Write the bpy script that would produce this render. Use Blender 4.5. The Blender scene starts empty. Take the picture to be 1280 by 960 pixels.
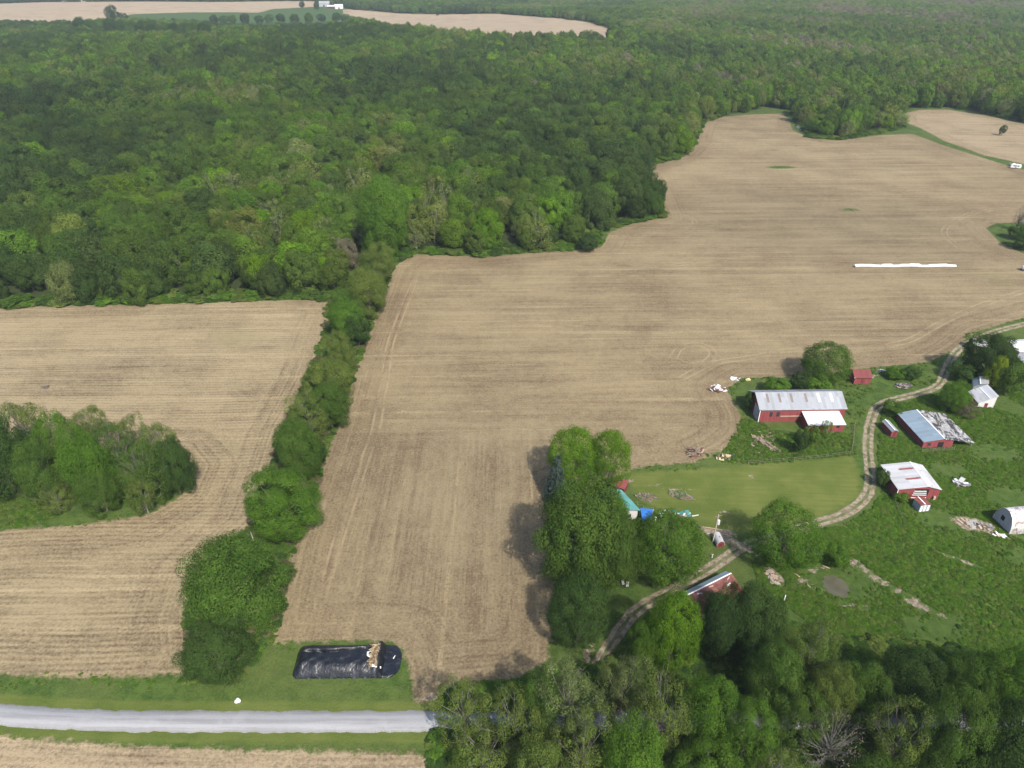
import bpy, math, random
import numpy as np
from mathutils import Vector
R = math.radians
rng = np.random.default_rng(7)
random.seed(7)
C = bpy.context.scene.collection
sc = bpy.context.scene

# ------------------------------------------------------------------ camera geometry
F = 887.0; PIT = R(31.5); CH = 120.0
CP, SP = math.cos(PIT), math.sin(PIT)

def relief(x, y):
    """gentle hills that begin beyond the near fields"""
    x = np.asarray(x, float); y = np.asarray(y, float)
    w = np.clip((y - 420) / 500, 0, 1); w = w * w * (3 - 2 * w)
    h = 5.0 * np.sin(x / 150 + 1.0 + y / 310) * np.cos(y / 130 + x / 420) + 4.0 * np.sin(y / 210 - x / 330 + 2.0)
    far = np.clip((y - 2400) / 1500, 0, 1)
    return w * h + far * 40

def ray(px, py):
    u = (px - 640) / F; v = (py - 480) / F
    return u, CP - v * SP, -SP - v * CP

TS = np.geomspace(60, 6000, 1400)
def P(px, py, z=None):
    """pixel of the 1280x960 photograph -> ground point"""
    dx, dy, dz = ray(px, py)
    if dz > -0.02: dz = -0.02
    t = -CH / dz
    if dy * t > 415:
        zz = CH + dz * TS - relief(dx * TS, dy * TS)
        k = np.argmax(zz < 0)
        if zz[k] < 0 and k > 0:
            a = zz[k - 1] / (zz[k - 1] - zz[k]); t = TS[k - 1] + a * (TS[k] - TS[k - 1])
    return dx * t, dy * t
def gz(x, y): return float(relief(x, y))
def ppm(x, y, z=0): return F / (y * CP - (z - CH) * SP)
def Q(x, y, z=0):
    dz = z - CH; f = y * CP - dz * SP
    return 640 + F * x / f, 480 - F * (y * SP + dz * CP) / f
def poly(pts): return np.array([P(*p) for p in pts])

# ------------------------------------------------------------------ mesh helpers
def link(o, parent=None):
    C.objects.link(o)
    if parent is not None: o.parent = parent
    return o
def tag(o, label=None, cat=None, group=None, kind=None):
    if label: o['label'] = label
    if cat: o['category'] = cat
    if group: o['group'] = group
    if kind: o['kind'] = kind
    return o
def empty(name, x, y, z=0.0, rz=0.0, label=None, cat=None, group=None):
    o = bpy.data.objects.new(name, None); o.location = (x, y, z); o.rotation_euler = (0, 0, rz)
    o.empty_display_size = .3
    link(o); return tag(o, label, cat, group)
class MB:
    def __init__(s): s.v = []; s.f = []; s.m = []; s.cur = 0
    def add(s, vs, fs):
        b = len(s.v); s.v += [tuple(p) for p in vs]
        for f in fs: s.f.append(tuple(i + b for i in f)); s.m.append(s.cur)
    def box(s, x0, y0, z0, x1, y1, z1):
        v = [(x0,y0,z0),(x1,y0,z0),(x1,y1,z0),(x0,y1,z0),(x0,y0,z1),(x1,y0,z1),(x1,y1,z1),(x0,y1,z1)]
        s.add(v, [(0,3,2,1),(4,5,6,7),(0,1,5,4),(1,2,6,5),(2,3,7,6),(3,0,4,7)])
    def obox(s, c, ax, ay, az):
        c, ax, ay, az = map(Vector, (c, ax, ay, az))
        v = [c + sx*ax + sy*ay + sz*az for sz in (-1,1) for sx, sy in ((-1,-1),(1,-1),(1,1),(-1,1))]
        s.add(v, [(0,3,2,1),(4,5,6,7),(0,1,5,4),(1,2,6,5),(2,3,7,6),(3,0,4,7)])
    def slab(s, pts, th):
        """pts: planar loop, counter-clockwise from outside; thickness goes inwards"""
        p = [Vector(q) for q in pts]; n = (p[1]-p[0]).cross(p[2]-p[0]).normalized()
        k = len(p); v = p + [q - n*th for q in p]
        fs = [tuple(range(k)), tuple(range(2*k-1, k-1, -1))] + [(i, k+i, k+(i+1)%k, (i+1)%k) for i in range(k)]
        s.add(v, fs)
    def prism(s, prof, axis, a0, a1):
        """profile of (u,z) extruded along local x or y"""
        k = len(prof)
        if axis == 'x': v = [(a0,u,z) for u,z in prof] + [(a1,u,z) for u,z in prof]
        else: v = [(u,a0,z) for u,z in prof] + [(u,a1,z) for u,z in prof]
        s.add(v, [tuple(range(k)), tuple(range(2*k-1,k-1,-1))] + [(i,k+i,k+(i+1)%k,(i+1)%k) for i in range(k)])
    def tube(s, pts, rads, n=6, cap=True):
        pts = [Vector(p) for p in pts]; b = len(s.v); vs = []
        for i, p in enumerate(pts):
            d = (pts[min(i+1,len(pts)-1)] - pts[max(i-1,0)]).normalized()
            a = d.cross(Vector((0.3,0.9,0.2)) if abs(d.y) < .9 else Vector((1,0,.1))).normalized(); c = d.cross(a)
            for k in range(n):
                t = 2*math.pi*k/n; vs.append(p + rads[i]*(math.cos(t)*a + math.sin(t)*c))
        fs = [(i*n+k, i*n+(k+1)%n, (i+1)*n+(k+1)%n, (i+1)*n+k) for i in range(len(pts)-1) for k in range(n)]
        if cap: fs += [tuple(range(n))[::-1], tuple(range((len(pts)-1)*n, len(pts)*n))]
        s.add(vs, fs)
    def build(s, name, mat, parent=None, smooth=False):
        me = bpy.data.meshes.new(name); me.from_pydata(s.v, [], s.f)
        ms = mat if isinstance(mat, (list, tuple)) else [mat]
        for m in ms: me.materials.append(m)
        if len(ms) > 1: me.polygons.foreach_set('material_index', s.m)
        me.validate(); 
        import bmesh
        bm = bmesh.new(); bm.from_mesh(me); bmesh.ops.recalc_face_normals(bm, faces=bm.faces); bm.to_mesh(me); bm.free()
        if smooth: me.shade_smooth()
        return link(bpy.data.objects.new(name, me), parent)

# ------------------------------------------------------------------ node helpers
class NT:
    def __init__(s, name):
        s.mat = bpy.data.materials.new(name); s.mat.use_nodes = True
        s.t = s.mat.node_tree; s.t.nodes.clear(); s.out = s.n('ShaderNodeOutputMaterial')
    def n(s, k, **kw):
        o = s.t.nodes.new(k)
        for a, b in kw.items(): setattr(o, a, b)
        return o
    def set(s, sock, val):
        if hasattr(val, 'is_output'): s.t.links.new(val, sock)
        elif isinstance(val, (tuple, list)) and len(val) == 3 and sock.type == 'RGBA': sock.default_value = (*val, 1)
        else: sock.default_value = val
    def math(s, op, a, b=0.0, clamp=False):
        o = s.n('ShaderNodeMath', operation=op); o.use_clamp = clamp
        s.set(o.inputs[0], a)
        s.set(o.inputs[1], b); return o.outputs[0]
    def ss(s, x, lo, hi, a=0.0, b=1.0, kind='SMOOTHSTEP'):
        o = s.n('ShaderNodeMapRange', interpolation_type=kind)
        for i, v in enumerate((x, lo, hi, a, b)): s.set(o.inputs[i], v)
        return o.outputs[0]
    def mix(s, f, a, b, blend='MIX'):
        o = s.n('ShaderNodeMix', data_type='RGBA', blend_type=blend)
        s.set(o.inputs[0], f); s.set(o.inputs[6], a); s.set(o.inputs[7], b); return o.outputs[2]
    def attr(s, name, kind='GEOMETRY', out='Fac'):
        o = s.n('ShaderNodeAttribute', attribute_name=name, attribute_type=kind); return o.outputs[out]
    def pos(s): return s.n('ShaderNodeNewGeometry').outputs['Position']
    def obj(s): return s.n('ShaderNodeTexCoord').outputs['Object']
    def map(s, v, rot=(0,0,0), scale=(1,1,1), loc=(0,0,0)):
        if any(rot) and tuple(scale) != (1,1,1): v = s.map(v, rot); rot = (0,0,0)
        o = s.n('ShaderNodeMapping'); s.set(o.inputs[0], v); o.inputs[1].default_value = loc
        o.inputs[2].default_value = rot; o.inputs[3].default_value = scale; return o.outputs[0]
    def noise(s, v, scale, detail=3, rough=.55, dist=0.0):
        o = s.n('ShaderNodeTexNoise'); s.set(o.inputs['Vector'], v); o.inputs['Scale'].default_value = scale
        o.inputs['Detail'].default_value = detail; o.inputs['Roughness'].default_value = rough
        o.inputs['Distortion'].default_value = dist; return o.outputs[0]
    def sep(s, v):
        o = s.n('ShaderNodeSeparateXYZ'); s.set(o.inputs[0], v); return o.outputs
    def bump(s, h, strength=.3, dist=.1):
        o = s.n('ShaderNodeBump'); o.inputs['Strength'].default_value = strength; o.inputs['Distance'].default_value = dist
        s.set(o.inputs['Height'], h); return o.outputs[0]
    def bsdf(s, col, rough=.8, metal=0.0, normal=None, spec=.3):
        o = s.n('ShaderNodeBsdfPrincipled'); s.set(o.inputs['Base Color'], col); s.set(o.inputs['Roughness'], rough)
        o.inputs['Metallic'].default_value = metal; o.inputs['Specular IOR Level'].default_value = spec
        if normal is not None: s.set(o.inputs['Normal'], normal)
        return o.outputs[0]
    def done(s, sh): s.t.links.new(sh, s.out.inputs[0]); return s.mat

def plain(name, col, rough=.8, metal=0.0, var=.15, scale=2.0):
    t = NT(name); n = t.noise(t.obj(), scale, 4)
    k = t.ss(n, .3, .7, 1 - var, 1 + var, 'LINEAR')
    hsv = t.n('ShaderNodeHueSaturation'); t.set(hsv.inputs['Color'], col); t.set(hsv.inputs['Value'], k)
    return t.done(t.bsdf(hsv.outputs[0], rough, metal))

# ------------------------------------------------------------------ layout in the photograph's pixels
FIELD = poly([(338,803),(350,740),(366,680),(396,600),(420,540),(441,470),(470,392),(492,335),(515,318),(600,321),(700,314),(752,309),
  (762,291),(790,279),(832,272),(818,235),(800,211),(850,198),(870,180),(880,153),(905,146),(940,143),(978,142),(987,150),(990,163),(1012,172),(1045,176),
  (1100,169),(1140,167),(1180,182),(1250,204),(1285,214),(1480,300),(1480,345),(1285,396),(1220,414),(1190,438),(1160,453),(1090,459),
  (1000,472),(930,472),(908,486),(926,520),(926,543),(902,563),(870,578),(800,583),(770,596),(700,612),(684,650),(690,700),(697,740),
  (690,790),(682,828),(640,850),(565,856),(535,876),(520,880),(511,832),(498,803),(440,800)])
ISLE = poly([(1232,285),(1245,279),(1290,277),(1490,300),(1490,340),(1290,322),(1250,303)])
HILL = poly([(1128,142),(1150,137),(1185,137),(1240,146),(1285,156),(1500,200),(1500,222),(1285,206),(1230,194),(1180,176),(1150,160),(1131,153)])
LEFT = poly([(-420,396),(-200,390),(0,384),(200,380),(330,376),(412,374),(414,392),(403,425),(384,475),(352,540),(334,600),(318,650),(244,715),(228,765),
  (234,810),(238,843),(100,848),(0,843),(-300,832),(-420,830)])
THICK = poly([(-420,560),(-200,560),(0,560),(100,560),(180,562),(226,562),(245,585),(229,618),(186,643),(100,656),(0,663),(-200,674),(-420,680)])
BOTTOM = poly([(-500,905),(0,921),(150,932),(320,938),(520,941),(565,955),(610,1000),(640,1300),(-900,1300)])
FAR_TAN = poly([(-400,3),(60,2.5),(160,2),(330,1.5),(396,1.5),(400,8),(340,11),(325,16),(250,15.5),(152,18),(160,30),(60,36),(-400,36)])
FAR_GREEN = poly([(152,18),(250,15.5),(325,16),(340,11),(400,8),(428,9),(436,13),(440,24),(440,36),(400,44),(300,40),(250,34),(160,30)])
CLEAR = poly([(428,11),(470,14),(500,17),(560,18),(620,17),(700,23),(735,28),(766,37),(758,56),(640,56),(560,50),(480,42),(432,26)])
LAWN = poly([(782,592),(870,586),(940,581),(1000,576),(1066,571),(1075,590),(1073,622),(1040,640),(1005,655),(930,668),(880,668),(840,642),(800,626)])
PAST = poly([(1100,505),(1180,490),(1210,470),(1290,430),(1500,440),(1600,900),(1250,820),(1150,800),(1040,800),(960,745),(930,710),(960,690),(1040,655),(1090,635),(1096,560)])
WOODS = poly([(-500,398),(-200,390),(0,384),(200,380),(330,376),(412,374),(440,372),(480,330),(515,318),(600,320),(700,313),(745,302),(745,288),(775,280),(830,271),
  (816,235),(800,210),(850,197),(870,179),(880,152),(905,145),(935,141),(955,134),(985,138),(996,150),(1015,172),(1050,174),(1100,166),(1126,160),(1126,141),(1150,135),(1185,135),(1240,144),(1285,154),
  (1500,196),(1700,120),(1700,-2),(-600,-2)])
WOODS = np.vstack([WOODS[:-2], [(3500, 3600), (-3500, 3600)]])
GLADE1 = poly([(118,47),(180,44),(256,49),(250,57),(180,55),(120,54)])
GROVE = poly([(540,880),(600,860),(680,850),(745,835),(800,800),(870,770),(960,770),(1040,800),(1150,808),(1260,825),(1500,850),(1500,1400),(560,1300)])
TRACK = [(720,905),(738,860),(748,832),(768,798),(795,764),(832,742),(872,720),(905,699),(928,684),(975,668),(1020,654),(1052,644),(1080,624),(1088,600),(1085,560),(1088,528),(1102,505),(1150,491),(1174,480),(1186,455),(1202,434),(1240,416),(1285,404),(1400,378),(1480,362)]
TRACK2 = [(928,684),(905,672),(880,662)]
def smooth_line(px, n=8):
    p = np.array([P(*q) for q in px]); q = np.vstack([2*p[0]-p[1], p, 2*p[-1]-p[-2]]); out = []
    for i in range(1, len(q)-2):
        for t in np.linspace(0, 1, n, endpoint=False):
            a, b, c, d = q[i-1:i+3]
            out.append(.5*(2*b + (c-a)*t + (2*a-5*b+4*c-d)*t*t + (3*b-a-3*c+d)*t**3))
    return np.array(out + [p[-1]])
TRK = smooth_line(TRACK); TRK2 = smooth_line(TRACK2)
WHEEL = [smooth_line(w, 5) for w in (
  [(518,352),(509,374),(496,407),(487,433),(481,476),(477,493),(470,536),(455,578),(440,625),(424,672),(410,720)],
  [(850,474),(888,455),(942,446),(985,438),(1030,434)],
  [(1110,432),(1140,424),(1180,402),(1225,382),(1285,362)],
  [(842,447),(850,435),(870,430),(888,436),(890,446),(876,455),(858,455),(846,450)],
  [(1200,310),(1180,290),(1200,272),(1240,262),(1300,258)],
  [(836,262),(850,268),(868,276),(860,286),(820,290)],
  [(790,330),(825,333),(860,329),(900,322)])]
def sdf(px, py, pl):
    """signed distance to polygon, inside positive"""
    d2 = np.full(px.shape, 1e18); ins = np.zeros(px.shape, bool); n = len(pl)
    for i in range(n):
        ax, ay = pl[i]; bx, by = pl[(i+1) % n]; ex, ey = bx-ax, by-ay
        t = np.clip(((px-ax)*ex + (py-ay)*ey) / (ex*ex+ey*ey+1e-9), 0, 1)
        d2 = np.minimum(d2, (px-ax-t*ex)**2 + (py-ay-t*ey)**2)
        c = ((ay > py) != (by > py)); xs = ax + (py-ay)*ex/np.where(abs(ey) < 1e-9, 1e-9, ey)
        ins ^= c & (px < xs)
    return np.where(ins, 1, -1) * np.sqrt(d2)
def linedist(px, py, pl):
    best = np.full(px.shape, 1e9); sg = np.zeros(px.shape)
    for i in range(len(pl)-1):
        ax, ay = pl[i]; bx, by = pl[i+1]; ex, ey = bx-ax, by-ay
        t = np.clip(((px-ax)*ex + (py-ay)*ey) / (ex*ex+ey*ey+1e-9), 0, 1)
        d = np.hypot(px-ax-t*ex, py-ay-t*ey); m = d < best; best = np.where(m, d, best)
        sg = np.where(m, np.sign(ex*(py-ay)-ey*(px-ax)), sg)
    return best * np.where(sg == 0, 1, sg)
def ell(px, py, pxl, rx, ry, rot=0):
    cx, cy = P(*pxl); c, s = math.cos(rot), math.sin(rot); u = (px-cx)*c+(py-cy)*s; v = -(px-cx)*s+(py-cy)*c
    return (1 - np.hypot(u/rx, v/ry)) * min(rx, ry)
DIRT = [((1216,655),5.0,2.6,-.3),((1245,668),3.0,.9,-.5),((1068,702),1.2,2.2,.9),((1082,713),1.0,1.8,.9),((1100,726),1.2,2.4,.95),((1122,738),.9,1.8,.95),((1148,756),1.3,3,1.0),((1178,770),.7,1.4,.9),((1062,700),.8,3.0,.3),((1130,742),.7,3,.9),
  ((1019,712),2.6,.8,.2),((1002,726),1.8,.7,.3),((968,720),1.6,3,.3),((1062,756),1.6,.6,0),((1082,760),1.2,.7,.4),((940,594),1.2,1.0,0),((903,667),4,1.6,-.1),((788,602),1.2,.9,0),((845,612),3.4,.6,0),((820,606),2.2,.6,0),
  ((960,545),2.2,5,.35),((948,560),1.6,4,.35),((905,640),2.5,.5,0),((735,815),1.2,3,-.3),((545,868),3,1,.3),((1200,700),4,.7,-.6),((1092,470),3,.8,.2)]

# ------------------------------------------------------------------ ground sheet
ys = list(np.arange(-420, 30, 14.0)); y = 30.0
while y < 270: ys.append(y); y += 1.1
s = 1.1
while y < 5200: ys.append(y); s *= 1.02; y += s
ys = np.array(ys)
xs = list(np.arange(0, 225, 1.25)); x = 225.0; s = 1.25
while x < 4600: xs.append(x); s *= 1.03; x += s
xs = np.array(xs); xs = np.concatenate([-xs[:0:-1], xs])
GX, GY = np.meshgrid(xs, ys)
gx, gy = GX.ravel(), GY.ravel()
def fields_sdf(x, y):
    thick = sdf(x, y, THICK)
    f1 = np.minimum(sdf(x, y, FIELD), -sdf(x, y, ISLE)); f2 = np.minimum(sdf(x, y, LEFT), -thick)
    f3 = sdf(x, y, BOTTOM); f4 = sdf(x, y, HILL); f5 = sdf(x, y, FAR_TAN); f6 = sdf(x, y, CLEAR)
    return f1, f2, f3, f4, f5, f6
A = {}
fs = fields_sdf(gx, gy); fl = np.maximum.reduce(fs); spot = np.full(gx.shape, -60.0)
for (pp, rx, ry) in (((976,209),11,4.0),((966,188),6,2.5),((1062,262),7,2.6)):
    spot = np.maximum(spot, ell(gx, gy, pp, rx, ry)*.8)
A['fld'] = np.clip(fl, -60, 60); A['spot'] = spot
A['lawn'] = np.clip(sdf(gx, gy, LAWN), -60, 60)
A['past'] = np.clip(sdf(gx, gy, PAST), -60, 60)
A['trk'] = np.clip(linedist(gx, gy, TRK), -60, 60)
A['trkb'] = np.clip(linedist(gx, gy, TRK2), -60, 60)
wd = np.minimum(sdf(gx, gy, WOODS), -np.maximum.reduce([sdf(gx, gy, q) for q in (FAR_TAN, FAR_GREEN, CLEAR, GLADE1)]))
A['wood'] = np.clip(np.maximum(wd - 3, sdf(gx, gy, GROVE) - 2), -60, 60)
A['far'] = np.clip(sdf(gx, gy, FAR_GREEN), -60, 60)
w = np.full(gx.shape, 60.0)
for l in WHEEL:
    d = linedist(gx, gy, l); w = np.where(abs(d) < abs(w), d, w)
A['whl'] = w
dd = np.full(gx.shape, -60.0)
for (pp, rx, ry, ro) in DIRT: dd = np.maximum(dd, ell(gx, gy, pp, rx, ry, ro))
A['dirt'] = dd
ROADL = poly([(-420,862),(-150,869),(0,880),(40,883),(80,886),(165,888.5),(320,889),(545,888.5),(900,888),(1500,888)])
ROADR = poly([(-420,892),(-150,896),(0,907),(40,910),(80,912),(165,915),(320,915.5),(545,914.5),(900,914),(1500,914)])
roadc = (ROADL + ROADR) / 2
A['road'] = np.clip(abs(linedist(gx, gy, roadc)), 0, 60)
gzv = relief(gx, gy)
ny, nx = GX.shape
idx = np.arange(ny*nx).reshape(ny, nx)
quads = np.stack([idx[:-1,:-1], idx[:-1,1:], idx[1:,1:], idx[1:,:-1]], -1).reshape(-1, 4)
fc = lambda a: a[quads].mean(1)
cls = np.zeros(len(quads), int)
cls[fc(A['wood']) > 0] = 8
cls[fc(A['far']) > 0] = 9
cls[fc(A['past']) > 0] = 6
cls[fc(A['lawn']) > 0] = 5
for k, f in enumerate(fs): cls[fc(f) > 0] = (1, 2, 3, 4, 10, 11)[k]
cls[(abs(fc(A['trk'])) < 1.6) | (abs(fc(A['trkb'])) < 1.6)] = 7

# ---- ground materials: every piece of ground shares the same colours at its borders
def grass_col(t, p):
    big = t.noise(p, .035, 3); mid = t.noise(p, .3, 4, .65); fine = t.noise(p, 2.2, 3, .7)
    c = t.mix(t.ss(mid, .35, .65), (.028,.060,.009), (.060,.098,.018))
    c = t.mix(t.ss(big, .4, .62, 0, .55), c, (.08,.098,.026))
    c = t.mix(t.ss(fine, .45, .75, 0, .55), c, (.10,.10,.046))
    return t.mix(t.ss(fine, .5, .25, 0, .6), c, (.018,.038,.009)), fine
def mown_col(t, p):
    mid = t.noise(p, .12, 3); st = t.noise(t.map(p, (0,0,.05), (.06,1.1,1)), 1, 2); fine = t.noise(p, 3, 2)
    c = t.mix(t.ss(mid, .35, .65), (.072,.099,.016), (.112,.128,.029))
    c = t.mix(t.ss(st, .35, .65, 0, .35), c, (.05,.078,.012))
    return t.mix(t.ss(fine, .4, .7, 0, .4), c, (.12,.122,.05))
def stubble_col(t, p, ang, soil=(.10,.071,.043), straw=(.25,.195,.12), rows=0.0, split=None, bright=0.0, rowper=1.45):
    def streaks(a):
        r1 = t.noise(t.map(p, (0,0,-a), (.010,.20,1)), 1, 4, .7)
        r2 = t.noise(t.map(p, (0,0,-a), (.045,1.0,1)), 1, 3, .65)
        r3 = t.noise(t.map(p, (0,0,-a), (.25,3.4,1)), 1, 2, .6)
        return t.math('ADD', t.math('ADD', t.math('MULTIPLY', r1, .95), t.math('MULTIPLY', r2, .6)), t.math('MULTIPLY', r3, .5))
    s = streaks(ang)
    if split is not None:
        s2 = streaks(split[0]); yy = t.sep(p)[1]; wob = t.math('MULTIPLY', t.noise(p, .03, 2), 30)
        k = t.ss(t.math('ADD', yy, wob), split[1], split[2]); m = t.n('ShaderNodeMix', data_type='FLOAT')
        t.set(m.inputs[0], k); t.set(m.inputs[2], s2); t.set(m.inputs[3], s); s = m.outputs[0]
    # headland passes follow the field edge
    e = t.attr('fld'); c = t.n('ShaderNodeCombineXYZ'); t.set(c.inputs[0], t.math('MULTIPLY', e, 1.0)); t.set(c.inputs[1], t.math('MULTIPLY', t.noise(p, .02, 1), 3.0))
    hp = t.noise(c.outputs[0], .8, 3, .7)
    hk = t.ss(e, 15, 9, 0, .75)
    m = t.n('ShaderNodeMix', data_type='FLOAT'); t.set(m.inputs[0], hk); t.set(m.inputs[2], s); t.set(m.inputs[3], t.math('ADD', t.math('MULTIPLY', hp, 1.2), t.math('MULTIPLY', t.noise(p, 2.0, 2), .65))); s = m.outputs[0]
    if rows:
        va = t.n('ShaderNodeVectorMath', operation='ADD'); t.set(va.inputs[0], p)
        nv = t.n('ShaderNodeTexNoise'); nv.inputs['Scale'].default_value = .018; t.set(nv.inputs['Vector'], p)
        sc_ = t.n('ShaderNodeVectorMath', operation='SCALE'); t.set(sc_.inputs[0], nv.outputs[1]); sc_.inputs['Scale'].default_value = 5
        t.set(va.inputs[1], sc_.outputs[0])
        yy = t.sep(t.map(va.outputs[0], (0,0,-ang)))[1]
        wv = t.math('SINE', t.math('MULTIPLY', yy, 2*math.pi/rowper))
        amp = t.ss(t.noise(p, .08, 3), .32, .6, .15, 1.0)
        s = t.math('ADD', s, t.math('MULTIPLY', t.math('MULTIPLY', wv, amp), rows))
    blot = t.noise(p, .028, 4, .6); grain = t.noise(p, 1.6, 4, .75); g2 = t.noise(p, .45, 3, .7)
    s = t.math('ADD', s, t.math('MULTIPLY', t.math('SUBTRACT', blot, .5), 1.0))
    s = t.math('ADD', s, t.math('MULTIPLY', t.math('SUBTRACT', grain, .5), 1.5))
    s = t.math('ADD', s, t.math('MULTIPLY', t.math('SUBTRACT', g2, .5), .5))
    f = t.ss(s, .60 - bright, 1.24 - bright, 0, 1, 'LINEAR')
    c = t.mix(f, soil, straw)
    def pale(a): return t.math('MULTIPLY', t.ss(t.noise(t.map(p, (0,0,-a), (.007,.42,1)), 1, 3, .6), .54, .66), t.ss(t.noise(p, .09, 3, .6), .36, .6))
    pl_ = pale(ang)
    if split is not None:
        m2 = t.n('ShaderNodeMix', data_type='FLOAT'); t.set(m2.inputs[0], k); t.set(m2.inputs[2], pale(split[0])); t.set(m2.inputs[3], pl_); pl_ = m2.outputs[0]
    c = t.mix(t.math('MULTIPLY', pl_, t.math('MULTIPLY', t.ss(grain, .3, .6), .7)), c, tuple(min(1, q*1.28) for q in straw))
    # straw-pale wheel marks
    wl = t.math('ABSOLUTE', t.math('SUBTRACT', t.math('ABSOLUTE', t.attr('whl')), 1.15))
    wk = t.math('MULTIPLY', t.ss(t.math('ADD', wl, t.math('MULTIPLY', t.math('SUBTRACT', t.noise(p, 1.2, 3), .5), .7)), .5, .1), t.ss(t.noise(p, .1, 4), .36, .62))
    c = t.mix(t.math('MULTIPLY', wk, .6), c, (.30,.232,.14))
    # a few weedy green patches
    gp = t.math('MULTIPLY', t.ss(t.noise(p, .016, 2), .63, .72), t.ss(grain, .4, .6, 0, .4))
    c = t.mix(gp, c, (.11,.12,.045))
    return c, grain
def borders(t, p, c, hgt):
    """grass creeping over the field edge, farm track, bare dirt"""
    jit = t.math('MULTIPLY', t.math('SUBTRACT', t.noise(p, .55, 4, .7), .5), 4.5)
    e = t.math('ADD', t.attr('fld'), jit)
    return t.ss(e, -.5, .5), jit
def dirt_col(t, p):
    n = t.noise(p, 1.2, 4, .7); return t.mix(t.ss(n, .35, .65), (.12,.088,.058), (.28,.235,.175))
def ground_mat(name, field=None, lawn=False, pasture=False):
    t = NT(name); p = t.pos()
    g, fine = grass_col(t, p)
    jit = t.math('MULTIPLY', t.math('SUBTRACT', t.noise(p, .55, 4, .7), .5), 4.5)
    # lush nettles in the pasture
    pk = t.ss(t.math('ADD', t.attr('past'), jit), -1, 3)
    lush = t.mix(t.ss(t.noise(p, .5, 4, .7), .35, .65), (.036,.066,.012), (.062,.095,.020))
    lush = t.mix(t.ss(t.noise(p, .06, 3), .45, .6, 0, .5), lush, g)
    g = t.mix(pk, g, lush)
    # road shoulders are mown
    g = t.mix(t.math('MULTIPLY', t.ss(t.math('ADD', t.attr('road'), t.math('MULTIPLY', jit, .25)), 4.6, 3.6), .75), g, mown_col(t, p))
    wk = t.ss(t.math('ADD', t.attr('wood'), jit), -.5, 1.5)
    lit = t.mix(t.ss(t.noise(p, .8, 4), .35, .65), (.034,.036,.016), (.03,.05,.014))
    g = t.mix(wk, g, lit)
    lk = t.ss(t.math('ADD', t.attr('lawn'), t.math('MULTIPLY', jit, .6)), -1, 1); g = t.mix(lk, g, mown_col(t, p))
    g = t.mix(t.ss(t.attr('far'), -3, 3), g, (.042,.072,.018))
    s, grain = stubble_col(t, p, **(field or dict(ang=.0)))
    fk = t.math('MULTIPLY', t.ss(t.math('ADD', t.attr('fld'), jit), -.6, .6), t.ss(t.math('ADD', t.attr('spot'), jit), .8, -.2))
    c = t.mix(fk, g, s)
    dk = t.ss(t.math('ADD', t.attr('dirt'), t.math('MULTIPLY', jit, .8)), .0, .5); c = t.mix(dk, c, dirt_col(t, p))
    # farm track: two gravel wheel lanes with grass between, wide gravel by the yard
    at = t.math('ABSOLUTE', t.attr('trk')); sm = t.math('MULTIPLY', jit, .22)
    lane = t.ss(t.math('ADD', t.math('ABSOLUTE', t.math('SUBTRACT', at, .85)), sm), .62, .38)
    yy = t.sep(p)[1]; yard = t.math('MULTIPLY', t.ss(yy, 88, 94), t.ss(yy, 146, 136))
    full = t.ss(t.math('ADD', at, sm), 1.75, 1.3)
    tk = t.math('MAXIMUM', lane, t.math('MULTIPLY', full, t.ss(t.noise(p, .35, 3), .3, .6, .8, .05)))
    tb = t.ss(t.math('ADD', t.math('ABSOLUTE', t.attr('trkb')), sm), 1.5, .9); tk = t.math('MAXIMUM', tk, tb)
    gv = t.mix(t.ss(t.noise(p, .7, 5, .7), .35, .65), (.13,.10,.064), (.29,.243,.175))
    c = t.mix(t.math('MULTIPLY', tk, .95), c, gv)
    h = t.math('ADD', t.math('MULTIPLY', fine, .5), grain)
    return t.done(t.bsdf(c, .95, 0, t.bump(h, .55, .25), .1))
HD = P(470,392)[0]-P(396,600)[0], P(470,392)[1]-P(396,600)[1]
CENTRE = dict(ang=R(1), split=(math.atan2(HD[1], HD[0]), 166, 196), soil=(.110,.078,.046), straw=(.230,.182,.104), bright=-.04)
GM = {0: ground_mat('rough_grass'), 1: ground_mat('stubble_centre', CENTRE),
      2: ground_mat('stubble_rows', dict(ang=R(1), rows=.12, bright=.03, straw=(.258,.206,.12))),
      3: ground_mat('stubble_roadside', dict(ang=R(0), rows=.11, bright=.12, straw=(.28,.218,.135))),
      4: ground_mat('stubble_hill', dict(ang=R(-6), bright=.10)),
      10: ground_mat('stubble_far', dict(ang=R(8), bright=.2, straw=(.27,.21,.14)))}
GNAMES = {0:('ground','rough green grass round the fields and farmyard','ground',0),1:('crop_field','large brown stubble field in the middle with pale straw streaks','field',1),
  2:('crop_field','tan stubble field with visible rows, left of the hedgerow','field',2),3:('crop_field','pale stubble strip on the near side of the road','field',3),
  4:('crop_field','small tan stubble field on the rise beyond the big field','field',4),10:('crop_field','pale tan fields on the far hill at the top left','field',10),
  11:('crop_field','pale long clearing field enclosed by the distant woods','field',10),5:('lawn','mown yellow-green lawn between the house and the gravel track','lawn',0),
  6:('pasture','lush dark green pasture around the red barns','pasture',0),7:('path','pale gravel farm track winding from the road past the barns','track',0),
  8:('forest_floor','shaded leaf-covered ground under the woods','ground',0),9:('field','green field below the far tan hill','field',0)}
VV = np.stack([gx, gy, gzv], -1)
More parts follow.
